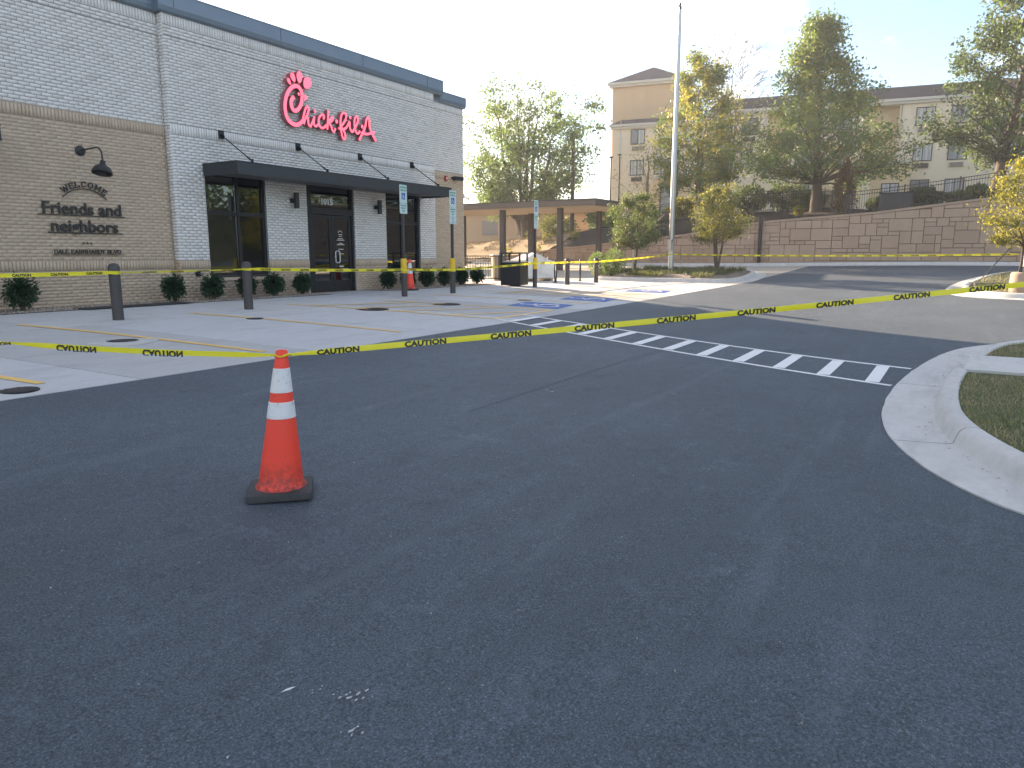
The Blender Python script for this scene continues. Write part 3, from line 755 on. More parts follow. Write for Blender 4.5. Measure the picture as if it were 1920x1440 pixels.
def build_restaurant():
    B = thing('restaurant_building', 'white and tan brick restaurant with dark canopy over its doors', 'building', (0, 0, PAD))
    XL, XR, XE = 10.65, 20.33, 22.15; LY = .2; X0 = -3.
    OP = [(11.45, 13.22, .54, 3.1), (14.6, 16.42, -.05, 3.1), (17.82, 19.5, .54, 3.1)]
    front = lambda y: (lambda u, d, z: (u, y + d, z))
    # wall masses behind the brick skin (mortar coloured), around the openings
    def mass(parent_name, rects, y0, y1, mat):
        mb = MB()
        for a, b, z0, z1 in rects: mb.box(a, y0, z0, b, y1, z1)
        return mb.build(parent_name, mat, B)
    cells = []
    xs = [XL, 11.45, 13.22, 14.6, 16.42, 17.82, 19.5, XR]
    wall_w = mass('white_wall', [(a, b, .92, 3.1) for a, b in ((xs[0], xs[1]), (xs[2], xs[3]), (xs[4], xs[5]), (xs[6], xs[7]))] + [(XL, XR, 3.1, 6.3)], .008, .38, 'white_brick_mortar')
    wall_t = mass('tan_base_wall', [(XL, XR, -.3, -.06)] + [(a, b, -.06, .92) for a, b in ((xs[0], xs[1]), (xs[2], xs[3]), (xs[4], xs[5]), (xs[6], xs[7]))] + [(xs[1], xs[2], -.06, .54), (xs[5], xs[6], -.06, .54)], .0081, .3799, 'tan_brick_mortar')
    wl_t = mass('tan_side_wall', [(X0, XL, -.3, 3.9)], LY + .008, .6, 'tan_brick_mortar')
    wl_w = mass('white_upper_wall', [(X0, XL, 3.9, 6.3)], LY + .008, .6, 'white_brick_mortar')
    wr_t = mass('tan_end_wall', [(XR, XE, -.3, 3.86)], .128, .5, 'tan_brick_mortar')
    wr_w = mass('white_end_wall', [(XR, XE, 3.86, 6.08)], .128, .5, 'white_brick_mortar')
    groups = []
    groups.append((wall_w, 'white_brick', front(0), brick_rows(XL, XR, .925, 3.715, OP) + brick_rows(XL, XR, 3.72, 3.955, OP, True) + brick_rows(XL, XR, 3.965, 5.80, OP) + brick_rows(XL, XR, 6.03, 6.26, (), True)))
    groups.append((wall_w, 'white_brick', front(-.012), brick_rows(XL, XR, 5.815, 6.02, ())))
    groups.append((wall_t, 'tan_brick', front(0), brick_rows(XL, XR, -.2, .72, OP)))
    groups.append((wall_t, 'tan_brick', front(-.012), brick_rows(XL, XR, .725, .918, OP, True)))
    ret = lambda u, d, z: (XL + d, u, z)            # pier return facing left
    groups.append((wall_w, 'white_brick', lambda u, d, z: (XL - .014 + d, u, z), brick_rows(.0, LY, .925, 6.26)))
    groups.append((wall_t, 'tan_brick', lambda u, d, z: (XL - .014 + d, u, z), brick_rows(.0, LY, -.2, .918)))
    groups.append((wl_t, 'tan_brick', front(LY), brick_rows(X0, XL, -.2, .72) + brick_rows(X0, XL, .94, 3.66)))
    groups.append((wl_t, 'tan_brick', front(LY - .012), brick_rows(X0, XL, .73, .93, (), True) + brick_rows(X0, XL, 3.68, 3.89, (), True)))
    groups.append((wl_w, 'white_brick', front(LY), brick_rows(X0, XL, 3.905, 5.80) + brick_rows(X0, XL, 6.03, 6.26, (), True)))
    groups.append((wl_w, 'white_brick', front(LY - .012), brick_rows(X0, XL, 5.815, 6.02)))
    groups.append((wr_t, 'tan_brick', front(.12), brick_rows(XR, XE, -.2, 3.62)))
    groups.append((wr_t, 'tan_brick', front(.108), brick_rows(XR, XE, 3.63, 3.85, (), True)))
    groups.append((wr_w, 'white_brick', front(.12), brick_rows(XR, XE, 3.865, 5.84) + brick_rows(XR, XE, 5.85, 6.06, (), True)))
    # the 300 bricks that show largest (left end of the facade) are single pieces
    cand = []
    for gi, (par, mat, mp, br) in enumerate(groups):
        for bi, b in enumerate(br):
            x, y, z = mp((b[0] + b[1]) / 2, 0, (b[2] + b[3]) / 2)
            if x > 6.93 and x < 10.6 and 3.95 < z < 5.0 and b[1] - b[0] > .15: cand.append((x + .0 * z, gi, bi))
    cand.sort(); pick = set((gi, bi) for _, gi, bi in cand[:300])
    unit = brick_mesh('brick', [(0, BR_L, 0, BR_H)], lambda u, d, z: (u, d, z), 'white_brick')
    for gi, (par, mat, mp, br) in enumerate(groups):
        rest = [b for bi, b in enumerate(br) if (gi, bi) not in pick]
        o = link('brickwork', brick_mesh('brickwork', rest, mp, mat), par); o['kind'] = 'stuff'
        for bi, b in enumerate(br):
            if (gi, bi) in pick:
                x, y, z = mp(b[0], 0, b[2]); k = link('brick', unit, par, (x, y + random.uniform(-.001, .001), z)); k.scale = ((b[1] - b[0]) / BR_L, 1, (b[3] - b[2]) / BR_H)
    # parapet fascia
    def fascia(x0, x1, yf, z0, z1, yb):
        return MB().add([(x, y, z) for x in (x0, x1) for y, z in ((yf - .02, z0), (yf - .07, z0 + .03), (yf - .09, z0 + .12), (yf - .09, z1 - .03), (yf - .1, z1 - .03), (yf - .1, z1), (yb, z1), (yb, z0))],
                        [(0, 1, 9, 8), (1, 2, 10, 9), (2, 3, 11, 10), (3, 4, 12, 11), (4, 5, 13, 12), (5, 6, 14, 13), (6, 7, 15, 14), (7, 0, 8, 15), (7, 6, 5, 4, 3, 2, 1, 0), (8, 9, 10, 11, 12, 13, 14, 15)])
    pf = fascia(XL - .12, 20.75, 0, 6.27, 6.72, .5).build('parapet_fascia', 'fascia_metal', B)
    mb = MB()
    for x in (10.9, 13.9, 16.9, 19.9): mb.box(x - .004, -.0935, 6.40, x + .004, -.088, 6.688)
    mb.build('panel_seam', 'bronze', pf)
    fascia(X0, XL - .121, LY, 6.27, 6.72, .6).build('parapet_fascia', 'fascia_metal', B)
    fascia(20.751, XE + .08, .12, 6.08, 6.43, .6).build('parapet_fascia', 'fascia_metal', B)
    # remaining shell
    mb = MB(); mb.box(X0, .601, 6.0, XE - .002, 14, 6.1); mb.build('roof', 'roof_membrane', B)
    mb = MB(); mb.box(X0, 13.8, -.3, XE, 14.1, 6.4); mb.build('back_wall', 'tan_brick_mortar', B)
    mb = MB(); mb.box(X0 - .3, LY + .01, -.3, X0 - .001, 14, 6.4); mb.build('left_wall', 'tan_brick_mortar', B)
    ew = MB(); yy = .501
    for a, b in ((2.0, 3.9), (5.2, 7.1)):
        ew.box(XE - .3, yy, -.3, XE, a, 6.3); ew.box(XE - .3, a, -.3, XE, b, .54); ew.box(XE - .3, a, 2.9, XE, b, 6.3); yy = b
    ew.box(XE - .3, yy, -.3, XE, 13.79, 6.3); ew.build('right_wall', 'tan_brick_mortar', B)
    for a, b in ((2.0, 3.9), (5.2, 7.1)):
        w = MB()
        for y0, y1, z0, z1 in ((a, a + .06, .54, 2.9), (b - .06, b, .54, 2.9), (a, b, .54, .62), (a, b, 2.82, 2.9), (a, b, 1.95, 2.02), ((a + b) / 2 - .03, (a + b) / 2 + .03, .54, 2.9)): w.box(XE - .2, y0, z0, XE - .1, y1, z1)
        f = w.build('window', 'bronze', B); MB().box(XE - .155, a, .54, XE - .148, b, 2.9).build('pane', 'glass', f)
    MB().box(X0, .62, -.29, XE - .31, 13.79, .0).build('floor', 'interior_floor', B)
    MB().box(X0, .62, 3.12, XE - .31, 13.79, 3.2).build('ceiling', 'interior_ceiling', B)
    MB().box(9.0, 6.2, .001, 15.9, 6.35, 3.119).build('partition_wall', 'light_beige', B)
    MB().box(16.2, 7.6, .001, 19.8, 7.75, 3.119).build('partition_wall', 'light_beige', B)
    # front windows
    for (a, b, mx) in ((11.45, 13.22, 12.40), (17.82, 19.5, 18.7)):
        f = MB(); t = .075
        for q in ((a, .54, a + t, 3.1), (b - t, .54, b, 3.1), (a + t, .54, b - t, .54 + t), (a + t, 2.94, b - t, 3.1), (mx - t / 2, .54 + t, mx + t / 2, 2.94), (a + t, 2.0, mx - t / 2, 2.09), (mx + t / 2, 2.0, b - t, 2.09)):
            f.box(q[0] + .001, .07, q[1] + .001, q[2] - .001, .2, q[3] - .001)
        f.box(a + .001, -.012, .54 - .035, b - .001, .21, .538)
        fo = f.build('window', 'bronze', B, bevel=.004)
        for x0, x1, z0, z1 in ((a + t, mx - t / 2, .615, 2.0), (mx + t / 2, b - t, .615, 2.0), (a + t, mx - t / 2, 2.09, 2.94), (mx + t / 2, b - t, 2.09, 2.94)):
            MB().box(x0, .130, z0, x1, .138, z1).build('pane', 'glass', fo)
        s = MB(); s.box(a - .02, -.03, .425, b + .02, .007, .503); s.build('sill', 'tan_brick', fo, bevel=.004)
    # entrance doors
    d = MB(); a, b, t = 14.6, 16.42, .07
    for q in ((a, 0, a + t + .12, 3.1), (b - t, 0, b, 3.1), (a + t + .12, 2.16, b - t, 2.34), (a + t + .12, 2.95, b - t, 3.1)): d.box(q[0] + .001, .05, q[1] + .001, q[2] - .001, .2, q[3] - .001)
    door = d.build('entrance', 'bronze', B, bevel=.004)
    MB().box(a + t + .12, .12, 2.34, b - t, .128, 2.95).build('transom_pane', 'glass', door)
    mid = (a + .19 + b - .07) / 2
    for x0, x1, hs in ((a + .195, mid - .006, 1), (mid + .006, b - .075, -1)):
        l = MB(); s = .095
        for q in ((x0, .02, x0 + s, 2.15), (x1 - s, .02, x1, 2.15), (x0 + s, 2.04, x1 - s, 2.15), (x0 + s, .02, x1 - s, .32)): l.box(q[0], .09, q[1], q[2], .145, q[3])
        lo = l.build('door_leaf', 'bronze', door, bevel=.003)
        MB().box(x0 + s, .114, .32, x1 - s, .121, 2.04).build('door_glass', 'glass', door)
        if hs < 0:
            pts = [(mid + .16 + .085 * math.copysign(min(1, abs(math.cos(q)) * 1.25), math.cos(q)), .045, .99 + .165 * math.copysign(min(1, abs(math.sin(q)) * 1.25), math.sin(q))) for q in np.linspace(0, 2 * math.pi, 25)]
            hnd = MB().tube(pts, .014, 8); hnd.tube([(mid + .075, .045, .99), (mid + .075, .1, .99)], .01, 6); hnd.build('handle', 'silver', door, smooth=True)
            for zc, w in ((1.62, .16), (1.57, .12), (1.50, .2), (1.46, .3), (1.37, .16), (1.33, .3), (1.2, .2), (1.07, .22), (.72, .2), (.7, .14)):
                MB().box(mid + .36 - w / 2, .1118, zc, mid + .36 + w / 2, .1135, zc + .016).build('glass_print', 'white_paint', door)
            MB().tube([(mid + .36 + .08 * math.cos(q), .1128, 1.66 + .07 * math.sin(q)) for q in np.linspace(R(10), R(170), 10)], .009, 4).build('glass_print', 'white_paint', door)
        else:
            sc = MB(); y = .1130
            for pts in ([(x0 + .42 + .05 * math.cos(q), y, 1.55 + .075 * math.sin(q)) for q in np.linspace(0, 2 * math.pi, 14)], [(x0 + .5, y, 1.66), (x0 + .5, y, 1.48), (x0 + .52, y, 1.56), (x0 + .55, y, 1.56), (x0 + .555, y, 1.48)], [(x0 + .5, y, 1.4), (x0 + .53, y, 1.3), (x0 + .58, y, 1.42)]):
                sc.tube(pts, .011, 5)
            sc.build('glass_print', 'letter_dark', door)
    text_obj('house_number', '1015', .235, 'white_paint', door, (15.44, .112, 2.44), (R(90), 0, 0), bold=.008, extrude=.003)
    # steel canopy with tie rods
    def canopy(x0, x1, yw, yf, z0, z1):
        c = MB(); c.box(x0, yf, z0, x1, yf + .03, z1); c.box(x0, yf + .031, z0, x0 + .03, yw, z1); c.box(x1 - .03, yf + .031, z0, x1, yw, z1); c.box(x0 - .012, yf - .012, z1 + .0005, x1 + .012, yw, z1 + .02)
        c.box(x0 - .006, yf - .008, z0 - .014, x1 + .006, yf + .05, z0 - .001)
        o = c.build('canopy', 'canopy_metal', B, bevel=.004)
        MB().box(x0 + .032, yf + .032, z0 + .05, x1 - .032, yw, z0 + .07).build('soffit', 'dark_soffit', o)
        return o
    cn = canopy(11.42, 19.58, -.001, -1.22, 2.86, 3.13)
    for x in (11.97, 14.36, 16.72, 19.1):
        r = MB(); r.bar((x, -.006, 3.87), (x, -.034, 3.87), .15, .19, up=(0, 0, 1)); r.bar((x, -.03, 3.86), (x, -.12, 3.80), .03, .07)
        r.tube([(x, -.08, 3.825), (x, -1.06, 3.20)], .014, 8); r.tube([(x, -.9, 3.30), (x, -1.0, 3.238)], .022, 8); r.bar((x, -1.06, 3.15), (x, -1.06, 3.24), .03, .07); r.bar((x, -1.14, 3.158), (x, -.98, 3.158), .08, .012)
        r.build('tie_rod', 'bronze', cn)
    canopy(2.6, 6.78, LY - .001, -.85, 3.03, 3.27)
    # small fittings
    hb = MB(); hb.box(11.02, -.03, .55, 11.14, -.001, .66); hb.tube([(11.08, -.03, .60), (11.08, -.1, .57)], .018, 8); hb.tube([(11.03, -.1, .575), (11.13, -.1, .575)], .012, 6); hb.build('hose_tap', 'bronze', B)
    al = MB(); al.box(21.0, .06, 3.55, 21.13, .119, 3.72); ao = al.build('alarm_strobe', 'red_device', B, bevel=.008); MB().box(21.045, .045, 3.6, 21.085, .059, 3.68).build('lens', 'white_paint', ao)
    cm = MB(); cm.bar((21.42, .119, 3.68), (21.42, .0, 3.68), .05, .05); cm.bar((21.42, .02, 3.67), (21.78, -.12, 3.66), .12, .12); co = cm.build('security_camera', 'bronze', B, bevel=.006)
    fl = MB(); fl.box(22.151, .25, 3.05, 22.42, .45, 3.22); fo = fl.build('flood_light', 'white_paint', B, bevel=.01); fh = MB(); fh.tube([(22.5, .3, 3.1), (22.62, .2, 3.04)], [.03, .06], 10); fh.tube([(22.42, .3, 3.15), (22.5, .3, 3.1)], .02, 8); fh.build('lamp_head', 'white_paint', fo)
    return B
REST = build_restaurant()

def dining():
    for i, (x, y, lab) in enumerate(((12.2, 2.6, 'dark dining table behind the window left of the doors'), (13.3, 4.6, 'dark dining table deep inside behind the left window'), (18.6, 2.2, 'dark dining table behind the window right of the doors'))):
        t = thing('dining_table', lab, 'table', (x, y, PAD), 0, 'tables in the dining room')
        MB().box(-.6, -.38, .72, .6, .38, .76).build('table_top', 'wood', t, bevel=.01); MB().lathe([(.28, 0), (.28, .02), (.04, .04), (.04, .719)], 16).build('pedestal', 'bronze', t)
    for i, (x, y, lab) in enumerate(((12.0, 3.6, 'high backed booth seat behind the window left of the doors'), (18.9, 3.4, 'high backed booth seat behind the window right of the doors'))):
        t = thing('booth_seat', lab, 'booth', (x, y, PAD), 0, 'booths in the dining room')
        MB().box(-.7, -.25, 0, .7, .25, .46).build('seat', 'wood', t, bevel=.02); MB().box(-.7, .251, 0, .7, .36, 1.15).build('backrest', 'black_fabric', t, bevel=.02)
    for x, y, lab in ((12.0, 3.0, 'small lit ceiling panel seen through the left window'), (18.4, 3.0, 'small lit ceiling panel seen through the right window'), (15.5, 3.4, 'small lit ceiling panel seen through the doors')):  # panels by the right window and doors are added to brighten the dark interior
        t = thing('ceiling_light', lab, 'ceiling light', (x, y, PAD + 3.11), 0, 'ceiling lights in the dining room')
        MB().box(-.3, -.3, -.03, .3, .3, .0).build('housing', 'white_paint', t); MB().box(-.27, -.27, -.036, .27, .27, -.0305).build('diffuser', 'lamp_panel', t)
dining()

# ------------------------------------------------------------------ things on the facade
def ribbon_letter(name, pts, w, parent, y0, depth=.13, it=3, ramp=.004):
    P = [Vector(p) for p in chaikin([tuple(p) for p in pts], it)]; n = len(P); mb = MB()
    for i in range(n):
        d = (P[min(i + 1, n - 1)] - P[max(i - 1, 0)]); d = d.normalized() if d.length else Vector((1, 0)); nn = Vector((-d.y, d.x)) * w / 2
        e = 0
        if i == 0: e = -w * .3
        if i == n - 1: e = w * .3
        c = P[i] + d * e; yf = y0 - ramp * i / n; k = .75 if i in (0, n - 1) else 1
        for q, y in ((c - nn * k, yf), (c + nn * k, yf), (c + nn * k, yf + depth), (c - nn * k, yf + depth)): mb.v.append((q.x, y, q.y))
    for i in range(n - 1):
        a, b = 4 * i, 4 * i + 4
        for f, m in (((a, b, b + 1, a + 1), 0), ((a + 1, b + 1, b + 2, a + 2), 1), ((a + 3, b + 3, b, a), 1), ((a + 2, b + 2, b + 3, a + 3), 1)): mb.f.append(f); mb.mi.append(m)
    for k, m in ((0, 1), (4 * (n - 1), 1)): mb.f.append((k, k + 1, k + 2, k + 3)); mb.mi.append(m)
    return mb.build(name, ['sign_red', 'sign_return'], parent)
def build_logo():
    Sg = thing('script_sign', 'lit red script letters with a comb-topped initial on white brick', 'sign', (0, 0, PAD))
    strokes = [
     ('letter', [(14.15, 5.07), (14.07, 5.0), (14.05, 4.89), (14.09, 4.77), (14.18, 4.73), (14.33, 4.82), (14.42, 4.99), (14.45, 5.15), (14.42, 5.3), (14.33, 5.37), (14.22, 5.37), (14.07, 5.29), (13.94, 5.13), (13.86, 4.93), (13.84, 4.71), (13.89, 4.52), (14.01, 4.42), (14.17, 4.38), (14.33, 4.44), (14.44, 4.54)], .10),
     ('letter', [(14.41, 4.5), (14.48, 4.71), (14.54, 4.86), (14.61, 4.93), (14.66, 4.86), (14.61, 4.74), (14.5, 4.57), (14.44, 4.41), (14.5, 4.57), (14.57, 4.66), (14.62, 4.61), (14.61, 4.5), (14.64, 4.43), (14.71, 4.43)], .062),
     ('letter', [(14.7, 4.44), (14.8, 4.6), (14.84, 4.71), (14.81, 4.55), (14.82, 4.46), (14.9, 4.45), (15.0, 4.55)], .062),
     ('letter', [(15.18, 4.69), (15.22, 4.77), (15.13, 4.8), (15.02, 4.71), (14.98, 4.57), (15.03, 4.46), (15.14, 4.43), (15.28, 4.54)], .065),
     ('letter', [(15.37, 4.93), (15.34, 4.7), (15.30, 4.44)], .065),
     ('letter', [(15.31, 4.58), (15.43, 4.73), (15.53, 4.80), (15.53, 4.71), (15.36, 4.61), (15.45, 4.54), (15.48, 4.42), (15.55, 4.40), (15.60, 4.49)], .062),
     ('letter', [(15.76, 4.51), (15.93, 4.67), (16.07, 4.85), (16.03, 4.97), (15.92, 4.97), (15.84, 4.83), (15.81, 4.65), (15.83, 4.47), (15.87, 4.32), (15.92, 4.24), (16.0, 4.30), (15.97, 4.45), (15.86, 4.54)], .066),
     ('letter', [(15.86, 4.51), (16.02, 4.55), (16.14, 4.7), (16.18, 4.78), (16.18, 4.59), (16.23, 4.5), (16.31, 4.51)], .066),
     ('letter', [(16.3, 4.52), (16.48, 4.74), (16.53, 4.89), (16.46, 4.96), (16.38, 4.87), (16.36, 4.7), (16.39, 4.54), (16.48, 4.46), (16.58, 4.55)], .066),
     ('letter', [(16.56, 4.32), (16.71, 4.53), (16.84, 4.73), (16.87, 4.91), (16.95, 5.0), (17.01, 4.93), (16.99, 4.75), (17.08, 4.58), (17.25, 4.38)], .075),
     ('letter_bar', [(16.65, 4.51), (16.88, 4.51), (17.05, 4.56), (17.21, 4.61)], .07)]
    for i, (nm, pts, w) in enumerate(strokes): ribbon_letter(nm, pts, w, Sg, -.17 - .0045 * (i % 3))
    def drop(nm, c, lo, hi, r):
        c, lo, hi = Vector(c), Vector(lo), Vector(hi); ax = (hi - lo).normalized(); nn = Vector((ax.y, -ax.x)); h = (hi - lo).length / 2; n = 18; mb = MB()
        ring = []
        for i in range(n):
            t = 2 * math.pi * i / n; q = c + ax * h * math.sin(t) + nn * r * math.cos(t) * (1 + .18 * math.sin(t)); ring.append(q)
        for y in (-.175, -.04):
            for q in ring: mb.v.append((q.x, y, q.y))
        mb.f.append(tuple(range(n))); mb.mi.append(0)
        for i in range(n): mb.f.append((i, i + n, (i + 1) % n + n, (i + 1) % n)); mb.mi.append(1)
        mb.build(nm, ['sign_red', 'sign_return'], Sg)
    for q in (((14.02, 5.44), (14.06, 5.36), (13.97, 5.51), .05), ((14.16, 5.56), (14.21, 5.46), (14.11, 5.67), .075), ((14.38, 5.61), (14.37, 5.47), (14.40, 5.77), .095), ((14.64, 5.51), (14.56, 5.38), (14.75, 5.65), .13)): drop('comb_lobe', *q)
    drop('eye', (14.33, 5.18), (14.33, 5.14), (14.33, 5.22), .035)
    for q in (((14.87, 4.84), (14.88, 4.8), (14.87, 4.88), .042), ((15.67, 4.69), (15.66, 4.64), (15.67, 4.75), .05), ((16.21, 4.87), (16.21, 4.83), (16.21, 4.91), .042), ((16.69, 4.70), (16.68, 4.65), (16.69, 4.76), .05)): drop('dot', *q)
    bk = MB(); tri = [(14.50, 5.21), (14.66, 5.155), (14.51, 5.04)]
    for y in (-.17, -.04):
        for q in tri: bk.v.append((q[0], y, q[1]))
    bk.f = [(0, 2, 1), (0, 1, 4, 3), (1, 2, 5, 4), (2, 0, 3, 5)]; bk.mi = [0, 1, 1, 1]; bk.build('beak', ['sign_red', 'sign_return'], Sg)
    rc = MB()
    for x, z in ((13.95, 4.6), (14.4, 5.0), (15.1, 4.5), (15.9, 4.6), (16.45, 4.6), (16.9, 4.7)): rc.tube([(x, -.05, z), (x, .004, z)], .02, 6)
    rc.build('standoff', 'bronze', Sg)
build_logo()

# slab-serif strokes for the capital letters on the wall (unit box: width varies, height 1)
SLAB = {'W': (1.25, [[(0, 1), (.32, 0), (.62, .9), (.93, 0), (1.25, 1)]], [(0, 1), (1.25, 1)]), 'E': (.7, [[(0, 0), (0, 1)], [(0, 1), (.65, 1), (.65, .8)], [(0, .52), (.45, .52)], [(0, 0), (.68, 0), (.68, .22)]], [(0, 0), (0, 1)]),
 'L': (.7, [[(0, 1), (0, 0), (.66, 0), (.66, .25)]], [(0, 1), (0, 0)]), 'C': (.8, [[(.74, .78), (.68, .93), (.42, 1), (.12, .85), (.02, .5), (.12, .15), (.42, 0), (.76, .18)], [(.74, .72), (.74, 1)]], []),
 'O': (.9, [[(.45, 1), (.12, .85), (.02, .5), (.12, .15), (.45, 0), (.78, .15), (.88, .5), (.78, .85), (.45, 1)]], []), 'M': (1.1, [[(.06, 0), (.06, 1), (.52, .3), (.98, 1), (.98, 0)]], [(.06, 0), (.06, 1), (.98, 1), (.98, 0)]),
 'D': (.85, [[(.06, 0), (.06, 1), (.5, 1), (.78, .82), (.84, .5), (.78, .18), (.5, 0), (.06, 0)]], [(.06, 1), (.06, 0)]), 'A': (.95, [[(.06, 0), (.46, 1), (.86, 0)], [(.2, .36), (.72, .36)]], [(.06, 0), (.86, 0)]),
 'R': (.85, [[(.08, 0), (.08, 1), (.52, 1), (.7, .86), (.7, .66), (.52, .52), (.08, .52)], [(.45, .52), (.76, 0)]], [(.08, 0), (.08, 1), (.76, 0)]), 'N': (.95, [[(.08, 0), (.08, 1), (.82, 0), (.82, 1)]], [(.08, 0), (.08, 1), (.82, 1)]),
 'H': (.95, [[(.08, 0), (.08, 1)], [(.82, 0), (.82, 1)], [(.08, .52), (.82, .52)]], [(.08, 0), (.08, 1), (.82, 0), (.82, 1)]), 'T': (.8, [[(.4, 0), (.4, 1)], [(.02, .8), (.02, 1), (.78, 1), (.78, .8)]], [(.4, 0)]),
 'B': (.8, [[(.08, 0), (.08, 1), (.5, 1), (.66, .87), (.66, .66), (.5, .54), (.08, .54)], [(.5, .54), (.72, .42), (.74, .15), (.55, 0), (.08, 0)]], [(.08, 0), (.08, 1)]), 'V': (.95, [[(.04, 1), (.45, 0), (.86, 1)]], [(.04, 1), (.86, 1)])}
def slab_letter(ch, h, place, parent, y, w=.16, depth=.02):
    wd, st, ser = SLAB[ch]; mb = MB()
    def seg(a, b, k, ww=w):
        a, b = Vector(a), Vector(b); d = (b - a).normalized(); n = Vector((-d.y, d.x)) * ww / 2; a2, b2 = a - d * ww * .45, b + d * ww * .45
        q = [a2 - n, b2 - n, b2 + n, a2 + n]; yy = y - .0007 * k
        mb.add([(*place(p.x * h, p.y * h), yv) for yv in (yy, yy + depth) for p in q], [(0, 1, 2, 3), (0, 4, 5, 1), (1, 5, 6, 2), (2, 6, 7, 3), (3, 7, 4, 0)])
    k = 0
    for s in st:
        for a, b in zip(s, s[1:]): seg(a, b, k); k += 1
    for x, z in ser: seg((x - .14, z), (x + .14, z), k, .11); k += 1
    mb.v = [(a, c, b) for a, b, c in mb.v]
    return mb.build('letter', 'letter_dark', parent)
def build_wall_text():
    t = thing('welcome_lettering', 'dark raised greeting letters and street name on tan brick wall', 'lettering', (0, 0, PAD)); y = .165
    word = 'WELCOME'; h = .108; cx, cz, Rr = 8.70, 1.76, .66
    tot = sum(SLAB[c][0] + .36 for c in word) * h - .36 * h; s = -tot / 2
    for c in word:
        w = SLAB[c][0] * h; m = s + w / 2; a = m / Rr
        pl = (lambda a, w: lambda px, pz: (cx + (Rr + pz) * math.sin(a) + (px - w / 2) * math.cos(a), cz + (Rr + pz) * math.cos(a) - (px - w / 2) * math.sin(a)))(a, w)
        slab_letter(c, h, pl, t, y); s += w + .36 * h
    mb = MB(); arc = [(cx + (Rr - .035) * math.sin(q), y + .01, cz + (Rr - .035) * math.cos(q)) for q in np.linspace(-.80, .80, 24)]
    for a, b in zip(arc, arc[1:]): mb.bar(a, b, .02, .016)
    mb.build('arched_rule', 'letter_dark', t)
    def line(txt, size, bold, x, z, width):
        me = text_mesh(txt, size, bold, .012); xs = [v.co.x for v in me.vertices]; sx = width / (max(xs) - min(xs)); mid = (max(xs) + min(xs)) / 2
        # one mesh per glyph
        bm = bmesh.new(); bm.from_mesh(me); bm.verts.ensure_lookup_table(); seen = set(); comps = []
        for v in bm.verts:
            if v in seen: continue
            st = [v]; seen.add(v); comp = []
            while st:
                q = st.pop(); comp.append(q)
                for e in q.link_edges:
                    o = e.other_vert(q)
                    if o not in seen: seen.add(o); st.append(o)
            comps.append(comp)
        comps.sort(key=lambda c: min(v.co.x for v in c)); merged = []
        for c in comps:
            a, b = min(v.co.x for v in c), max(v.co.x for v in c)
            if merged and a < merged[-1][2] - .3 * (b - a): merged[-1][0].extend(c); merged[-1][2] = max(merged[-1][2], b)
            else: merged.append([list(c), a, b])
        for c, _, _ in merged:
            s_ = set(c); idx = {}; mb = MB()
            for i, v in enumerate(c): idx[v] = i; mb.v.append((x + (v.co.x - mid) * sx, y - v.co.z, z + v.co.y))
            for f in bm.faces:
                if f.verts[0] in s_: mb.f.append(tuple(idx[v] for v in f.verts)); mb.mi.append(0)
            mb.build('letter', 'letter_dark', t)
        bm.free(); bpy.data.meshes.remove(me)
    line('Friends and', .335, .006, 8.64, 1.865, 1.60); line('neighbors', .335, .006, 8.655, 1.515, 1.37)
    for x0, x1, z in ((7.74, 9.52, 1.842), (7.90, 9.44, 1.490), (7.94, 9.44, 1.052)):
        MB().box(x0, y, z - .010, x1, y + .012, z + .010 if z > 1.2 else z + .001).build('rule', 'letter_dark', t)
    for x in (8.58, 8.66, 8.74): MB().bar((x, y, 1.285), (x, y + .02, 1.285), .03, .03, up=(1, 0, 1)).build('dot', 'letter_dark', t)
    word = 'DALE EARNHARDT BLVD'; h = .073; tot = sum((SLAB[c][0] + .2 if c != ' ' else .6) for c in word) * h; s = 8.68 - tot / 2
    for c in word:
        if c == ' ': s += .6 * h; continue
        slab_letter(c, h, (lambda s: lambda px, pz: (s + px, 1.075 + pz))(s), t, y, .15); s += (SLAB[c][0] + .2) * h
build_wall_text()

def build_wall_lamps():
    l = thing('gooseneck_lamp', 'black gooseneck barn lamp mounted above the greeting letters', 'lamp', (8.70, .2, PAD + 3.14))
    MB().tube([(0, -.001, 0), (0, -.03, 0), (0, -.05, 0)], [.1, .1, .07], 20).build('wall_plate', 'black_paint', l, smooth=True)
    arm = [(0, -.05, 0), (0, -.3, .015), (0, -.55, .02)] + [(0, -.62 - .16 * math.sin(q), -.14 + .16 * math.cos(q)) for q in np.linspace(0, R(90), 8)] + [(0, -.785, -.25)]
    MB().tube(arm, .017, 10).build('arm', 'black_paint', l, smooth=True)
    sh = MB().lathe([(.035, .05), (.05, .04), (.052, -.02), (.075, -.05), (.15, -.1), (.185, -.17), (.19, -.215), (.18, -.215), (.14, -.11), (.06, -.06), (.01, -.05)], 28)
    sh.build('lamp_shade', 'black_paint', l, smooth=True, loc=(0, -.785, -.29), rot=(R(-8), R(14), 0))
    for x, lab in ((14.06, 'black up-down wall light left of the entrance doors'), (17.32, 'black up-down wall light right of the entrance doors')):
        s = thing('wall_sconce', lab, 'wall light', (x, 0, PAD + 2.46), 0, 'wall lights beside the doors')
        MB().box(-.055, -.10, -.06, .055, .002, .06).build('bracket', 'black_paint', s, bevel=.004)
        MB().tube([(.02, -.17, -.2), (.02, -.17, .2)], .07, 24).build('cylinder_body', 'black_paint', s, smooth=True)
build_wall_lamps()

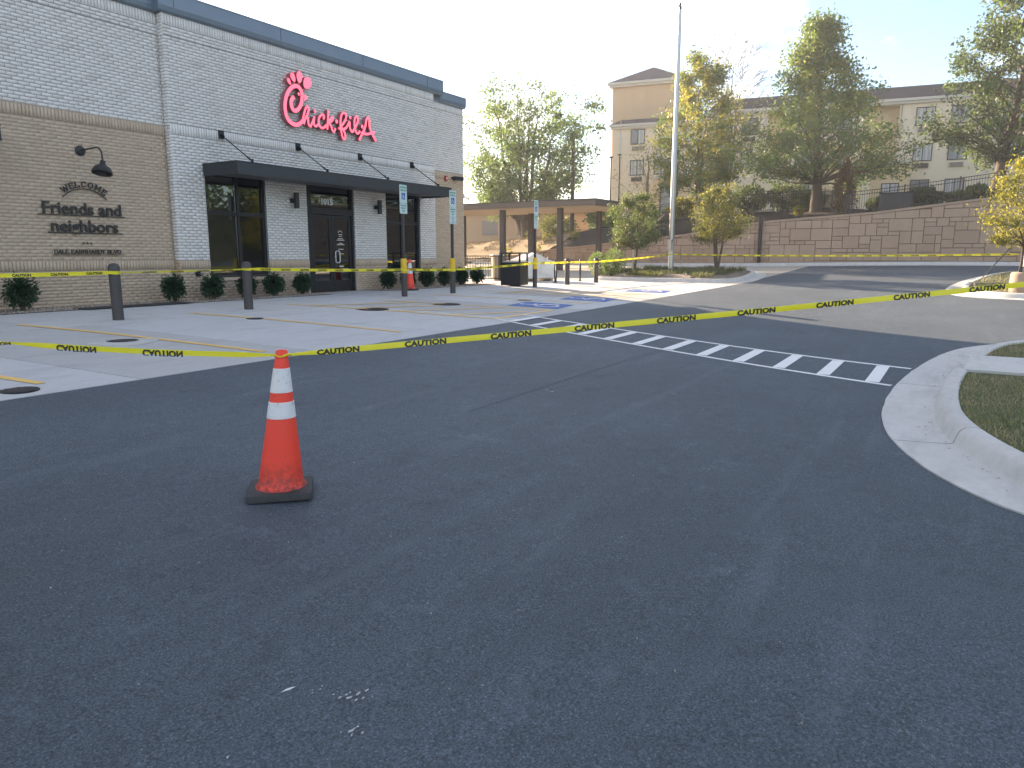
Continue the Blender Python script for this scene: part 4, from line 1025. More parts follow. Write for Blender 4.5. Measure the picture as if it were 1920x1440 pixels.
# ------------------------------------------------------------------ bollards, sign posts, cones
def build_bollards():
    src = None
    for x, y, h, lab in ((4.3, -3.45, .94, 'brown bollard nearest the left end of the tan wall'), (7.05, -3.45, .94, 'brown dome-topped bollard standing before the greeting letters'), (9.78, -3.35, .94, 'brown dome-topped bollard before the left window'),
                         (23.68, -3.28, .96, 'brown bollard right of the wrapped pallet'), (26.05, -3.3, .96, 'brown bollard farthest right, beside the bike hoop')):
        if src is None:
            b = thing('bollard', lab, 'bollard', (x, y, g(x, y)), 0, 'brown bollards along the walk'); src = b
            MB().tube([(0, 0, 0), (0, 0, .82)], .088, 24).build('sleeve', 'brown_sleeve', b, smooth=True)
            MB().lathe([(.093, .815), (.093, .86), (.088, .885), (.072, .915), (.045, .935), (.001, .942)], 24).build('dome_cap', 'brown_sleeve', b, smooth=True)
            MB().tube([(0, 0, .80), (0, 0, .814)], .0915, 24).build('collar', 'black_paint', b, smooth=True)
        else:
            b = copy_tree(src, label=lab); b.location = (x, y, g(x, y))
build_bollards()
def isa_mark(parent, x, y, z, s):
    mb = MB(); k = 0
    ring = [(-.06 + .27 * math.cos(a), -.16 + .27 * math.sin(a)) for a in np.linspace(R(110), R(395), 12)]
    for pts, w in ((ring, .09), ([(-.05, .36), (-.02, .02), (.24, .0), (.36, -.3), (.45, -.26)], .1), ([(-.03, .2), (.2, .18)], .08), ([(-.05, .42), (-.05, .5)], .14)):
        for a, b in zip(pts, pts[1:]):
            q = line_q(a, b, w); k += 1; mb.add([(x + p[0] * s, y - .00008 * k, z + p[1] * s) for p in q], [(0, 1, 2, 3)])
    mb.build('wheelchair_figure', 'white_paint', parent)
def build_posts():
    for x, y, third, lab in ((14.86, -3.12, False, 'accessible parking sign post nearest the doors, two plates'), (16.84, -3.22, True, 'accessible parking sign post by the tan corner, three plates'), (21.27, -3.33, True, 'accessible parking sign post in front of the black litter bin')):
        p = thing('parking_sign_post', lab, 'sign post', (x, y, g(x, y)), R(random.uniform(-4, 4)), 'accessible parking sign posts')
        MB().tube([(0, 0, 0), (0, 0, .62)], .075, 20).build('bollard_base', 'brown_sleeve', p, smooth=True)
        MB().lathe([(.077, .60), (.079, .61), (.079, .95), (.075, .965), (.03, .97)], 20).build('yellow_sleeve', 'yellow_sleeve', p, smooth=True)
        MB().box(-.03, -.03, .96, .03, .03, 2.78).build('post', 'brown_sleeve', p)
        def plate(z0, z1, w=.152):
            r = .02; mb = MB(); n = 4; pts = []
            for cx_, cz_, a0 in ((w - r, z1 - r, 0), (-w + r, z1 - r, 90), (-w + r, z0 + r, 180), (w - r, z0 + r, 270)):
                for i in range(n): a = R(a0 + 90 * i / (n - 1)); pts.append((cx_ + r * math.cos(a), cz_ + r * math.sin(a)))
            N = len(pts)
            for y_ in (-.036, -.032): mb.v += [(q[0], y_, q[1]) for q in pts]
            mb.f = [tuple(reversed(range(N))), tuple(range(N, 2 * N))] + [(i, (i + 1) % N, (i + 1) % N + N, i + N) for i in range(N)]; mb.mi = [0] * len(mb.f)
            return mb.build('sign_plate', 'sign_white', p)
        a = plate(2.345, 2.80); b = plate(2.09, 2.34)
        rt = (R(90), 0, 0)
        text_obj('print', 'RESERVED', .058, 'sign_green', a, (0, -.0375, 2.715), rt, bold=.002); text_obj('print', 'PARKING', .058, 'sign_green', a, (0, -.0375, 2.645), rt, bold=.002)
        MB().box(-.075, -.0372, 2.44, .075, -.0362, 2.60).build('blue_field', 'sign_blue', a); isa_mark(a, -.01, -.0378, 2.52, .14)
        for i, s in enumerate(('MAXIMUM', 'PENALTY', '$250')): text_obj('print', s, .05, 'sign_green', b, (0, -.0375, 2.275 - .065 * i), rt, bold=.002)
        if third:
            c = plate(1.90, 2.085); MB().box(-.02, -.0372, 2.03, .02, -.0362, 2.07).build('blue_field', 'sign_blue', c)
            text_obj('print', 'VAN', .045, 'sign_blue', c, (0, -.0375, 1.975), rt); text_obj('print', 'ACCESSIBLE', .038, 'sign_blue', c, (0, -.0375, 1.925), rt)
build_posts()
def build_cones():
    def cone(x, y, rz, lab, h=.914, lean=(0, 0)):
        z0 = g(x, y) + (.004 if y > -8.2 else 0)
        c = thing('traffic_cone', lab, 'traffic cone', (x, y, z0), rz, 'orange traffic cones')
        s = h / .914; base = MB(); n = 6; r = .032; w = .19; pts = []
        for cx_, cy_, a0 in ((w - r, w - r, 0), (-w + r, w - r, 90), (-w + r, -w + r, 180), (w - r, -w + r, 270)):
            for i in range(n): a = R(a0 + 90 * i / (n - 1)); pts.append((cx_ + r * math.cos(a), cy_ + r * math.sin(a)))
        N = len(pts)
        for k, z in ((1.0, 0), (1.03, .006), (1.03, .036), (1.0, .046), (.80, .052)): base.v += [(q[0] * k, q[1] * k, z) for q in pts]
        base.f = [tuple(reversed(range(N)))] + [(l * N + i, l * N + (i + 1) % N, (l + 1) * N + (i + 1) % N, (l + 1) * N + i) for l in range(4) for i in range(N)] + [tuple(range(4 * N, 5 * N))]; base.mi = [0] * len(base.f)
        base.build('rubber_base', 'rubber', c, smooth=True)
        rad = lambda z: .142 - (.142 - .033) * (z - .045) / (.914 - .045)
        zs = [.045, .06, .12, .2, .3, .4, .43]
        body = MB().lathe([(.158, .050), (.152, .058)] + [(rad(z), z) for z in (.08, .15, .25, .35, .45, .6, .75, .86)] + [(rad(.865) - .002, .868), (rad(.87) + .003, .873), (.036, .905), (.03, .914), (.022, .912), (.02, .86)], 40)
        sh_ = lambda mb_: setattr(mb_, 'v', [(q[0] + lean[0] * q[2] / .9, q[1] + lean[1] * q[2] / .9, q[2]) for q in mb_.v]) or mb_
        sh_(body).build('cone_body', 'cone_orange', c, smooth=True)
        for z0_, z1_ in ((.655, .805), (.495, .598)):
            sh_(MB().lathe([(rad(z0_) + .0005, z0_), (rad(z0_) + .003, z0_ + .002), (rad(z1_) + .003, z1_ - .002), (rad(z1_) + .0005, z1_)], 40)).build('reflective_band', 'cone_white', c, smooth=True)
        return c
    cone(3.055, -11.905, R(46), 'large scuffed orange cone holding the tape on the near asphalt', .914, (-.024, -.05))
    cone(17.25, -1.35, R(10), 'orange cone behind the yellow sleeved post by the right window')
build_cones()

# ------------------------------------------------------------------ caution tapes
def tape(lab, pts, width, words=True, flip=False, clip=None, fold=0., roll=lambda u: 0., sag=.0, pitch=.36, text_h=.05, twist_noise=.25, face=1, offs=0.):
    """ribbon through pts (3-D) facing roughly -y/-x (the car park side)"""
    P = [Vector(p) for p in pts]; cum = [0.]
    for a, b in zip(P, P[1:]): cum.append(cum[-1] + (b - a).length)
    L = cum[-1]
    def frame(u):
        u = max(0., min(L - 1e-6, u)); i = 0
        while i < len(P) - 2 and cum[i + 1] < u: i += 1
        t = (u - cum[i]) / (cum[i + 1] - cum[i]); p = P[i].lerp(P[i + 1], t); seg = cum[i + 1] - cum[i]
        p = p + Vector((0, 0, -sag * seg * 4 * t * (1 - t))); d = (P[i + 1] - P[i]).normalized(); d = Vector((d.x, d.y, d.z - sag * 4 * (1 - 2 * t))).normalized()
        up = Vector((0, 0, 1)); nrm = d.cross(up).normalized()
        edge = min(t, 1 - t) * seg
        a = (roll(u) + twist_noise * noise.noise((u * 1.3, offs, 0))) ; pinch = .45 + .55 * smooth01(edge / .25)
        v = up * math.cos(a) + nrm * math.sin(a); n = nrm * math.cos(a) - up * math.sin(a)
        return p, v * pinch, n
    def at(u, v, out=0.):
        p, up, n = frame(u); f = fold * (1 - abs(v) / (width / 2)) + .003 * noise.noise((u * 6, v * 20, offs))
        return p + up * v + n * (f + out)
    mb = MB(); nu = max(8, int(L / .07)); vs_ = [-.5, -.25, 0, .25, .5]
    for i in range(nu + 1):
        for s in vs_: mb.v.append(tuple(at(L * i / nu, s * width)))
    for i in range(nu):
        for j in range(4): k = i * 5 + j; mb.f.append((k, k + 5, k + 6, k + 1)); mb.mi.append(0)
    o = mb.build('caution_tape', 'tape', None, smooth=True); tag(o, lab, 'tape', 'yellow caution tapes')
    if words:
        me = WORD; tw = max(v[0] for v in me[0]); u = .08 + offs % pitch
        while u + tw < L - .05:
            vv = []
            for x, y in me[0]:
                yy = (y / me[2] - .5) * text_h; xx = x
                if flip: yy = -yy; 
                if clip: yy = min(max(yy + clip[0], clip[1]), clip[2])
                vv.append(tuple(at(u + xx, yy, .0032 * face)))
            MB().add(vv, me[1]).build('printed_word', 'tape_ink', o); u += pitch
    return o
_w = text_mesh('CAUTION', .056, .003, 0, 'LEFT', 1.04); _h = max(v.co.y for v in _w.vertices)
WORD = ([(v.co.x, v.co.y) for v in _w.vertices], [tuple(p.vertices) for p in _w.polygons], _h)
def build_tapes():
    ct = Vector((3.085, -11.955, g(3.085, -11.955) + .885)); TL1, TL2, TR1 = (2.27, -10.40, 1.035), (1.85, -8.7, 1.03), (6.54, -16.39, 1.45)
    tape('yellow caution tape running left from the near cone, upside-down print', [TL2, TL1, (ct.x - .03, ct.y + .02, ct.z)], .033, True, True, (-.012, -.0255, .0255), .0, sag=.008, text_h=.042, pitch=.56, twist_noise=.15, offs=.3)
    tape('yellow caution tape running right from the near cone across the drive', [(ct.x + .035, ct.y - .03, ct.z), TR1], .036, True, False, (0., -.03, .03), .002, roll=lambda u: -.15 + .05 * u, sag=.002, text_h=.034, pitch=.54, twist_noise=.35, offs=1.7)
    rg = MB().tube([(ct.x + .047 * math.cos(a), ct.y + .047 * math.sin(a), ct.z + .006 * math.sin(3 * a)) for a in np.linspace(0, 2 * math.pi, 20)], .007, 6)
    tag(rg.build('tape_loop', 'tape'), 'tape knot wrapped round the near cone tip', 'tape')
    for (x, y, z), lab in ((TR1, 'timber stake on the lawn holding the right end of the near tape'), (TL2, 'timber stake on the slab edge holding the left end of the near tape')):
        k = thing('tape_stake', lab, 'stake', (x, y, g(x, y))); MB().box(-.022, -.022, 0, .022, .022, z - g(x, y) + .09).build('shaft', 'stake_wood', k); MB().box(-.13, -.13, 0, .13, .13, .03).build('foot', 'rubber', k)
    def b(x, y, z): return Vector((x, y, g(x, y) + z))
    stops = [b(4.3, -3.54, .79), b(7.05, -3.54, .79), b(9.78, -3.44, .80), b(14.86, -3.2, .69), b(16.84, -3.3, .66), b(21.27, -3.41, .80), b(23.68, -3.37, .80), b(26.05, -3.39, .80), Vector((32.6, -3.98, 1.61)), Vector((27.35, -16.75, 1.60))]
    labs = ['caution tape left of the bollard before the greeting letters', 'caution tape between the two left bollards', 'caution tape crossing the entrance doors from bollard to sign post', 'caution tape between the first two parking sign posts', 'caution tape from the tan corner post to the litter bin post', 'caution tape passing the wrapped pallet', 'caution tape between the two right bollards', 'caution tape rising from the right bollard to the flagpole', 'caution tape from the flagpole to the young tree on the right']
    for i, (a, c) in enumerate(zip(stops, stops[1:])):
        tape(labs[i], [a, c], .06 if i not in (1,) else .045, True, False, (0, -.024, .024), 0., roll=(lambda k: lambda u: .9 if k == 1 else .1)(i), sag=.004, text_h=.04, pitch=.54, twist_noise=.3, offs=i * .37)
    for (x, y, z, r), wh in zip(((7.05, -3.45, .79, .092), (9.78, -3.35, .80, .092), (14.86, -3.12, .69, .083), (16.84, -3.22, .66, .083), (21.27, -3.33, .80, .083), (23.68, -3.28, .80, .092), (26.05, -3.3, .80, .092)), ('bollard before the greeting letters', 'bollard before the left window', 'sign post nearest the doors', 'sign post at the tan corner', 'sign post before the litter bin', 'bollard right of the wrapped pallet', 'bollard farthest right')):
        w = MB(); zc = g(x, y) + z; n = 20
        for dz in (-.028, .028): w.v += [(x + r * math.cos(2 * math.pi * i / n), y + r * math.sin(2 * math.pi * i / n), zc + dz + .008 * math.sin(2 * math.pi * i / n)) for i in range(n)]
        w.f = [(i, (i + 1) % n, (i + 1) % n + n, i + n) for i in range(n)]; w.mi = [0] * n
        tag(w.build('tape_loop', 'tape', smooth=True), 'loop of caution tape round the ' + wh, 'tape', 'tape loops on posts')
build_tapes()

# ------------------------------------------------------------------ walk furniture beyond the corner
def build_walk():
    z = g(21.6, -2.5)
    t = thing('litter_bin', 'square black litter bin with a raised roof beside the walk', 'litter bin', (21.75, -2.25, z + .004), R(8))
    MB().box(-.36, -.36, .03, .36, .36, .80).build('body', 'black_paint', t, bevel=.01)
    for i in range(7): MB().box(-.33 + i * .095, -.368, .06, -.25 + i * .095, -.361, .78).build('slat', 'bronze', t)
    for i in range(7): MB().box(.361, -.33 + i * .095, .06, .368, -.25 + i * .095, .78).build('slat', 'bronze', t)
    for sx in (-1, 1):
        for sy in (-1, 1): MB().box(sx * .33 - .025, sy * .33 - .025, .801, sx * .33 + .025, sy * .33 + .025, 1.08).build('post', 'black_paint', t)
    MB().box(-.4, -.4, 1.081, .4, .4, 1.13).build('roof', 'black_paint', t, bevel=.015); MB().box(-.34, -.34, .802, .34, .34, .84).build('rim', 'silver', t)
    # pallet of furniture under plastic wrap
    z = g(26.3, -.6)
    p = thing('wrapped_pallet', 'furniture pallet wrapped in pale plastic sheeting behind the bollard', 'pallet', (26.1, -.35, z + .004), R(-28))
    for i in range(5): MB().box(-.85, -.5 + i * .21, .10, .85, -.38 + i * .21, .125).build('board', 'stake_wood', p)
    for i in (-1, 0, 1): MB().box(i * .75 - .05, -.5, 0, i * .75 + .05, .5, .099).build('bearer', 'stake_wood', p)
    bm = bmesh.new(); bmesh.ops.create_cube(bm, size=1); bmesh.ops.subdivide_edges(bm, edges=bm.edges[:], cuts=9, use_grid_fill=True)
    for v in bm.verts:
        c = v.co; top = .88 + .16 * math.sin(c.x * 5.2 + .8) * (1 if c.x < .1 else .4) - .22 * smooth01((c.x - .05) * 3); n = noise.noise_vector((c.x * 3.1, c.y * 3.1, c.z * 4.2))
        v.co = Vector((c.x * 1.7, c.y * 1.02, .13 + (c.z + .5) * top)) + Vector(n) * (.07 if c.z > -.45 else .02)
    me = bpy.data.meshes.new('plastic_wrap'); bm.to_mesh(me); bm.free(); me.materials.append(M['plastic_sheet']); link('plastic_wrap', me, p)
    st = MB(); st.tube([(-.4, -.56, .12), (.0, -.60, .35), (.35, -.58, .75), (.5, -.52, .95)], .03, 6); st.build('loose_flap', 'plastic_sheet', p, smooth=True)
    for x, y, rz, lab in ((25.0, -2.1, 20, 'black steel bike hoop left of the last bollard'), (27.2, -2.05, 24, 'black steel bike hoop right of the last bollard')):
        h = thing('bike_rack', lab, 'bike rack', (x, y, g(x, y) + .004), R(rz), 'bike hoops by the walk')
        MB().tube([(.29 * math.cos(a), 0, .47 + .40 * math.sin(a)) for a in np.linspace(R(-62), R(242), 26)], .026, 8).build('hoop', 'bronze', h, smooth=True)
        for s in (-1, 1): MB().lathe([(.07, 0), (.07, .012), (.03, .018), (.026, .13)], 14, (s * .137, 0, 0)).build('foot_flange', 'bronze', h)
    # patio railing
    f = thing('patio_railing', 'black picket railing between the building corner and the litter bin', 'railing', (24.3, 2.0, PAD + .005), R(-38))
    unit = MB().box(-.009, -.009, .06, .009, .009, 1.0).mesh('picket', 'black_paint')
    for i in range(34): link('picket', unit, f, (i * .11, 0, 0))
    for zz in (.08, .98): MB().box(0, -.018, zz, 3.7, .018, zz + .035).build('rail', 'black_paint', f)
    for x in (-.03, 1.83, 3.72): MB().box(x - .035, -.035, 0, x + .035, .035, 1.1).build('post', 'black_paint', f)
    pr = thing('brick_pier', 'short tan brick pier in the patio railing', 'pier', (25.85, 1.1, PAD + .004), R(-38))
    mb = MB(); mb.box(-.2, -.2, 0, .2, .2, 1.0); mb.build('core', 'tan_brick_mortar', pr)
    for r in range(14):
        for k, (a, b) in enumerate((((-.2, .0), (.006, .2)) if r % 2 else ((-.2, -.1), (-.094, .1), (.106, .2)))): MB().box(a, -.208, r * .071 + .003, b, -.2005, r * .071 + .064).build('brick', 'tan_brick', pr)
    MB().box(-.24, -.24, 1.001, .24, .24, 1.06).build('cap', 'kerb_concrete', pr, bevel=.01)
    # drive-through canopy behind the corner
    c = thing('drive_canopy', 'long flat tan and dark drive-through canopy on brown posts', 'canopy', (0, 0, 0)); X0, X1, Y0, Y1, zt = 35.4, 41.0, 1.2, 22., 4.42
    MB().box(X0, Y0, zt - .30, X1, Y1, zt).build('roof_slab', 'canopy_tan', c, bevel=.02); MB().box(X0 + .1, Y0 + .1, zt - .335, X1 - .1, Y1 - .1, zt - .301).build('soffit', 'tan_soffit', c)
    MB().box(X0 - .03, Y0 - .03, zt + .001, X1 + .03, Y1 + .03, zt + .04).build('roof_edge', 'canopy_metal', c)
    for x, y in ((36.3, 7.4), (36.3, 3.7), (36.3, 12.5), (40.2, 3.2), (40.2, 7.8), (40.2, 12.9), (36.3, 17.5)):
        MB().box(x - .14, y - .14, g(x, y), x + .14, y + .14, zt - .336).build('post', 'brown_sleeve', c, bevel=.015)
    # flagpole
    x, y = 32.7, -3.9; z0 = g(x, y) + .2
    fp = thing('flagpole', 'tall bare silver flagpole standing in the gravel island', 'flagpole', (x, y, z0))
    MB().tube([(0, 0, -.1), (0, 0, 3), (0, 0, 6.5), (0, 0, 9.3), (0, 0, 11.12)], [.125, .118, .10, .082, .07], 24).build('pole', 'galvanised', fp, smooth=True)
    MB().lathe([(.25, -.1), (.25, .02), (.2, .06), (.14, .1)], 24).build('base_collar', 'galvanised', fp, smooth=True)
    MB().tube([(0, 0, 11.12), (0, 0, 11.23)], [.05, .05], 12).build('truck', 'bronze', fp); tr = MB(); tr.bar((-.14, 0, 11.25), (.14, 0, 11.25), .06, .05); tr.lathe([(.03, 11.27), (.055, 11.31), (.05, 11.37), (.01, 11.40)], 12); tr.build('pulley_head', 'bronze', fp)
    MB().box(-.30, -.10, .95, -.13, .08, 1.42).build('winch_box', 'galvanised', fp, bevel=.015); MB().tube([(-.17, -.12, 1.3), (-.13, -.1, 6), (-.09, -.09, 11.2)], .008, 5).build('halyard', 'cable', fp)
    # distant poles
    for x, y, z1, r, lab in ((50.5, 10.2, 10.1, .15, 'dark wooden pole behind the canopy, thickest of the poles'), (56.0, 9.6, 9.2, .07, 'thin pole behind the canopy, left of a close pair'), (56.5, 9.1, 9.4, .07, 'thin pole behind the canopy, right of a close pair'), (42.0, 14.4, 11.0, .075, 'thin dark pole right beside the restaurant corner')):
        zb = terrace(x, y) - .1 if x > 44 else g(x, y); p = thing('utility_pole', lab, 'pole', (x, y, zb), 0, 'poles beyond the canopy')
        MB().tube([(0, 0, 0), (0, 0, (z1 - zb) * .5), (0, 0, z1 - zb)], [r, r * .9, r * .75], 10).build('shaft', 'pole_dark', p, smooth=True); MB().box(-.12, -.12, z1 - zb + .001, .12, .12, z1 - zb + .1).build('cap', 'pole_dark', p)
build_walk()

# ------------------------------------------------------------------ retaining wall with stone blocks, fence
def build_wall():
    W = thing('retaining_wall', 'tall tan block retaining wall rising to the right behind the drive', 'wall', (WALL_X, 0, 0))
    ys = [-36 + .75 * i for i in range(66)]; mb = MB()
    for y in ys:
        zt = pw(y, WT) - .1; zb = g(WALL_X - .2, y) - .3; mb.v += [(0, y, zb), (0, y, zt), (.35, y, zt), (.35, y, zb)]
    for i in range(len(ys) - 1):
        a, b = 4 * i, 4 * i + 4; mb.f += [(a, b, b + 1, a + 1), (a + 1, b + 1, b + 2, a + 2), (a + 2, b + 2, b + 3, a + 3)]; mb.mi += [0] * 3
    mb.build('core', 'stone_joint', W)
    cp = MB()
    for i in range(len(ys) - 1):
        (ya, yb) = ys[i], ys[i + 1]; za, zb = pw(ya, WT) - .1, pw(yb, WT) - .1
        cp.v += [(x, y, z + dz) for y, z in ((ya, za), (yb, zb)) for x, dz in ((-.075, -.0), (-.075, .11), (.4, .11), (.4, .0))]
        k = 8 * i; cp.f += [(k, k + 4, k + 5, k + 1), (k + 1, k + 5, k + 6, k + 2), (k + 2, k + 6, k + 7, k + 3), (k + 3, k + 7, k + 4, k)]; cp.mi += [0] * 4
    cp.build('coping', 'stone_block', W)
    # ashlar: fill a cell grid (0.24 m) with random rectangles
    cw, ch = .27, .215; NY = int(47 / cw); NZ = 26; zb0 = .85; used = np.zeros((NY, NZ), bool); blocks = []
    rr = random.Random(4); shapes = [(3, 2), (2, 2), (2, 1), (3, 3), (4, 2), (2, 3), (4, 3), (3, 1), (1, 2)]; wts = [5, 5, 1.6, 4, 2, 3, 2, .8, 1]
    for i in range(NY):
        y0 = -35.5 + i * cw; top = max(pw(y0, WT), pw(y0 + cw, WT)) - .1
        for j in range(NZ):
            if used[i, j]: continue
            if zb0 + j * ch > top + .3: continue
            for _ in range(12):
                w, h = rr.choices(shapes, wts)[0]
                if i + w <= NY and j + h <= NZ and not used[i:i + w, j:j + h].any(): break
            else: w, h = 1, 1
            used[i:i + w, j:j + h] = True; blocks.append((y0, zb0 + j * ch, y0 + w * cw, zb0 + (j + h) * ch))
    def block(b):
        y0, z0, y1, z1 = b; e = .006; t0, t1 = pw(y0, WT) - .115, pw(y1, WT) - .115; gb = g(WALL_X, (y0 + y1) / 2) - .1
        y0 += e; y1 -= e; z0 = max(z0 + e, gb); za, zb = min(z1 - e, t0), min(z1 - e, t1)
        if za - z0 < .03 or zb - z0 < .03: return None
        f = -.045 - rr.uniform(0, .012); c = .012
        return [(f, y0 + c, z0 + c), (f, y1 - c, z0 + c), (f, y1 - c, zb - c), (f, y0 + c, za - c), (-.004, y0, z0), (-.004, y1, z0), (-.004, y1, zb), (-.004, y0, za)]
    F = [(0, 3, 2, 1), (4, 0, 1, 5), (5, 1, 2, 6), (6, 2, 3, 7), (7, 3, 0, 4)]
    vis = [];
    for b in blocks:
        v = block(b)
        if v is None: continue
        cy = (b[0] + b[2]) / 2; area = (b[2] - b[0]) * (b[3] - b[1]); vis.append((0 if -18.6 < cy < 3 else 1, -area, v))
    vis.sort(key=lambda q: (q[0], q[1])); rest = MB()
    for k, (_, _, v) in enumerate(vis):
        if k < 300: MB().add(v, F).build('stone_block', 'stone_block', W)
        else: rest.add(v, F)
    o = rest.build('small_blocks', 'stone_block', W); o['kind'] = 'stuff'
    dp = MB(); yd = -5.3; dp.box(-.26, yd - .09, g(WALL_X, yd), -.09, yd + .09, pw(yd, WT) + .35); dp.build('drain_pipe', 'bronze', W, bevel=.02)
    # picket fence on the wall and along the terrace
    def fence(lab, pts, hfun, h=1.15, gap=.115):
        Fn = thing('picket_fence', lab, 'fence', (*pts[0], hfun(*pts[0])), 0, 'black picket fences'); x0, y0, z0 = Fn.location
        unit = MB().box(-.009, -.009, .08, .009, .009, h - .02).mesh('picket', 'black_paint')
        for a, b in zip(pts, pts[1:]):
            a, b = Vector(a), Vector(b); L = (b - a).length; n = int(L / gap)
            for i in range(1, n):
                p = a.lerp(b, i / n)
                link('picket', unit, Fn, (p.x - x0, p.y - y0, hfun(p.x, p.y) - z0))
            k = max(1, int(round(L / 2.4)))
            for i in range(k):
                p, q = a.lerp(b, i / k), a.lerp(b, (i + 1) / k)
                for zz in (.12, h - .19, h - .02): MB().bar((p.x - x0, p.y - y0, hfun(*p) - z0 + zz), (q.x - x0, q.y - y0, hfun(*q) - z0 + zz), .03, .035).build('rail', 'black_paint', Fn)
                MB().box(p.x - x0 - .03, p.y - y0 - .03, hfun(*p) - z0 - .05, p.x - x0 + .03, p.y - y0 + .03, hfun(*p) - z0 + h + .06).build('post', 'black_paint', Fn)
    wtop = lambda x, y: pw(y, WT) + .005
    fence('black picket fence on top of the retaining wall at right', [(WALL_X + .1, -9.9), (WALL_X + .1, -22.)], wtop)
    fence('black picket fence along the terrace above the dark mulch bank', [(WALL_X + .5, -9.7), (49.9, -7.5), (50.1, 5.0)], lambda x, y: terrace(x, y) + .02, 1.15, .14)
build_wall()

# ------------------------------------------------------------------ hotel on the terrace
def build_hotel():
    Hh = thing('hotel', 'cream and tan stuccoed hotel with dark roof on the upper terrace', 'hotel', (69.9, -11.7, 0), R(-80.5))
    zg = 4.6
    def part(nm, mat, *boxes, **kw):
        mb = MB()
        for b in boxes: mb.box(*b)
        return mb.build(nm, mat, kw.get('parent', Hh))
    part('cream_wing', 'stucco_cream', (-1.95, 0, zg, 22, 12, 13.75)); part('tan_recess', 'stucco_tan', (-4.8, .9, zg, -1.951, 12, 13.75)); part('cream_bay', 'stucco_cream', (-10.6, 0, zg, -4.801, 12, 13.75))
    part('tan_recess', 'stucco_tan', (-12.2, .9, zg, -10.601, 12, 13.75)); part('cream_bay', 'stucco_cream', (-17.0, 0, zg, -12.201, 12, 13.75))
    part('entrance_block', 'stucco_cream', (-25.6, -.9, zg, -17.001, 5, 13.05)); part('tower', 'stucco_orange', (-26.1, .6, zg, -19.9, 8, 17.0))
    part('ground_storey', 'stucco_cream', (-16.9, -1.6, zg, -9.9, -.001, 8.75)); part('ground_storey', 'stucco_tan', (-9.899, -1.1, zg, -5.6, -.001, 8.75)); part('ground_storey', 'stucco_cream', (-5.599, -1.6, zg, -4.0, .89, 8.75)); part('ground_storey', 'stucco_tan', (-3.999, -1.1, zg, -1.15, -.001, 8.75))
    part('porch', 'stucco_tan', (-21.6, -2.2, zg, -17.2, -.901, 8.2))
    for x0, x1, yf in ((-17.0, -9.8, -1.75), (-9.799, -5.65, -1.25), (-5.649, -3.95, -1.75), (-3.949, -1.05, -1.25)):
        part('moulding', 'white_trim', (x0, yf, 8.751, x1, .0, 8.86), (x0 - .06, yf - .08, 8.861, x1 + .0, .0, 8.98))
    part('moulding', 'white_trim', (-21.7, -2.3, 8.201, -17.1, -.902, 8.36))
    # eaves and mansard roofs
    def roof(x0, x1, y0, y1, ze, zr, inset, over=.5):
        mb = MB(); a = [(x0 - over, y0 - over), (x1 + over, y0 - over), (x1 + over, y1 + over), (x0 - over, y1 + over)]; b = [(x0 + inset, y0 + inset), (x1 - inset, y0 + inset), (x1 - inset, y1 - inset), (x0 + inset, y1 - inset)]
        mb.v = [(*p, ze + .201) for p in a] + [(*p, zr) for p in b]; mb.f = [(0, 1, 5, 4), (1, 2, 6, 5), (2, 3, 7, 6), (3, 0, 4, 7), (4, 5, 6, 7), (3, 2, 1, 0)]; mb.mi = [0] * 6
        r = mb.build('roof', 'shingle', Hh); e = MB(); e.box(x0 - over, y0 - over, ze, x1 + over, y1 + over, ze + .2); e.box(x0 - over * .6, y0 - over * .6, ze - .2, x1 + over * .6, y1 + over * .6, ze - .001); e.build('eave', 'white_trim', r)
    roof(-16.9, 22, 0, 12, 13.75, 15.0, .55, .35); roof(-26.1, -19.9, .6, 8, 17.0, 19.0, 3.0, .4); roof(-25.6, -17.0, -.9, .55, 13.05, 13.75, .6, .3)
    for x, y in ((-2.1, -.08), (-12.35, -.08), (-24.9, -.98), (12.0, -.08)): MB().box(x - .05, y, zg, x + .05, y + .075, 13.5).build('downspout', 'white_trim', Hh)
    def window(x, z0, z1, w, y, ac=True):
        fr = MB(); h = w / 2
        for q in ((x - h, z0, x - h + .07, z1), (x + h - .07, z0, x + h, z1), (x - h + .07, z0, x + h - .07, z0 + .07), (x - h + .07, z1 - .07, x + h - .07, z1), (x - .035, z0 + .07, x + .035, z1 - .07)): fr.box(q[0], y - .05, q[1], q[2], y + .02, q[3])
        f = fr.build('window', 'bronze', Hh)
        MB().box(x - h + .07, y - .03, z0 + .07, x - .036, y - .02, z1 - .07).build('pane', random.choice(['curtain', 'hotel_glass', 'curtain']), f)
        MB().box(x + .036, y - .03, z0 + .07, x + h - .07, y - .02, z1 - .07).build('pane', random.choice(['curtain', 'curtain', 'hotel_glass']), f)
        if ac:
            a = MB(); a.box(x - .5, y - .12, z0 - .52, x + .5, y - .001, z0 - .16); ao = a.build('air_conditioner', 'light_beige' if random.random() < .4 else 'pole_dark', f)
            g_ = MB()
            for i in range(5): g_.box(x - .45, y - .128, z0 - .49 + i * .062, x + .45, y - .1205, z0 - .46 + i * .062)
            g_.build('grille', 'bronze', ao)
    for x in (-.27, 2.2, 5.7, 8.2, 11.6, 14.1):
        for z0, z1 in ((11.8, 13.22), (9.03, 10.4), (6.25, 7.6)): window(x, z0, z1, 1.38, 0)
    for x in (-13.7, -15.8, -6.3, -9.2):
        for z0, z1 in ((11.8, 13.22), (9.06, 10.2)): window(x, z0, z1, 1.3, 0, z0 > 11)
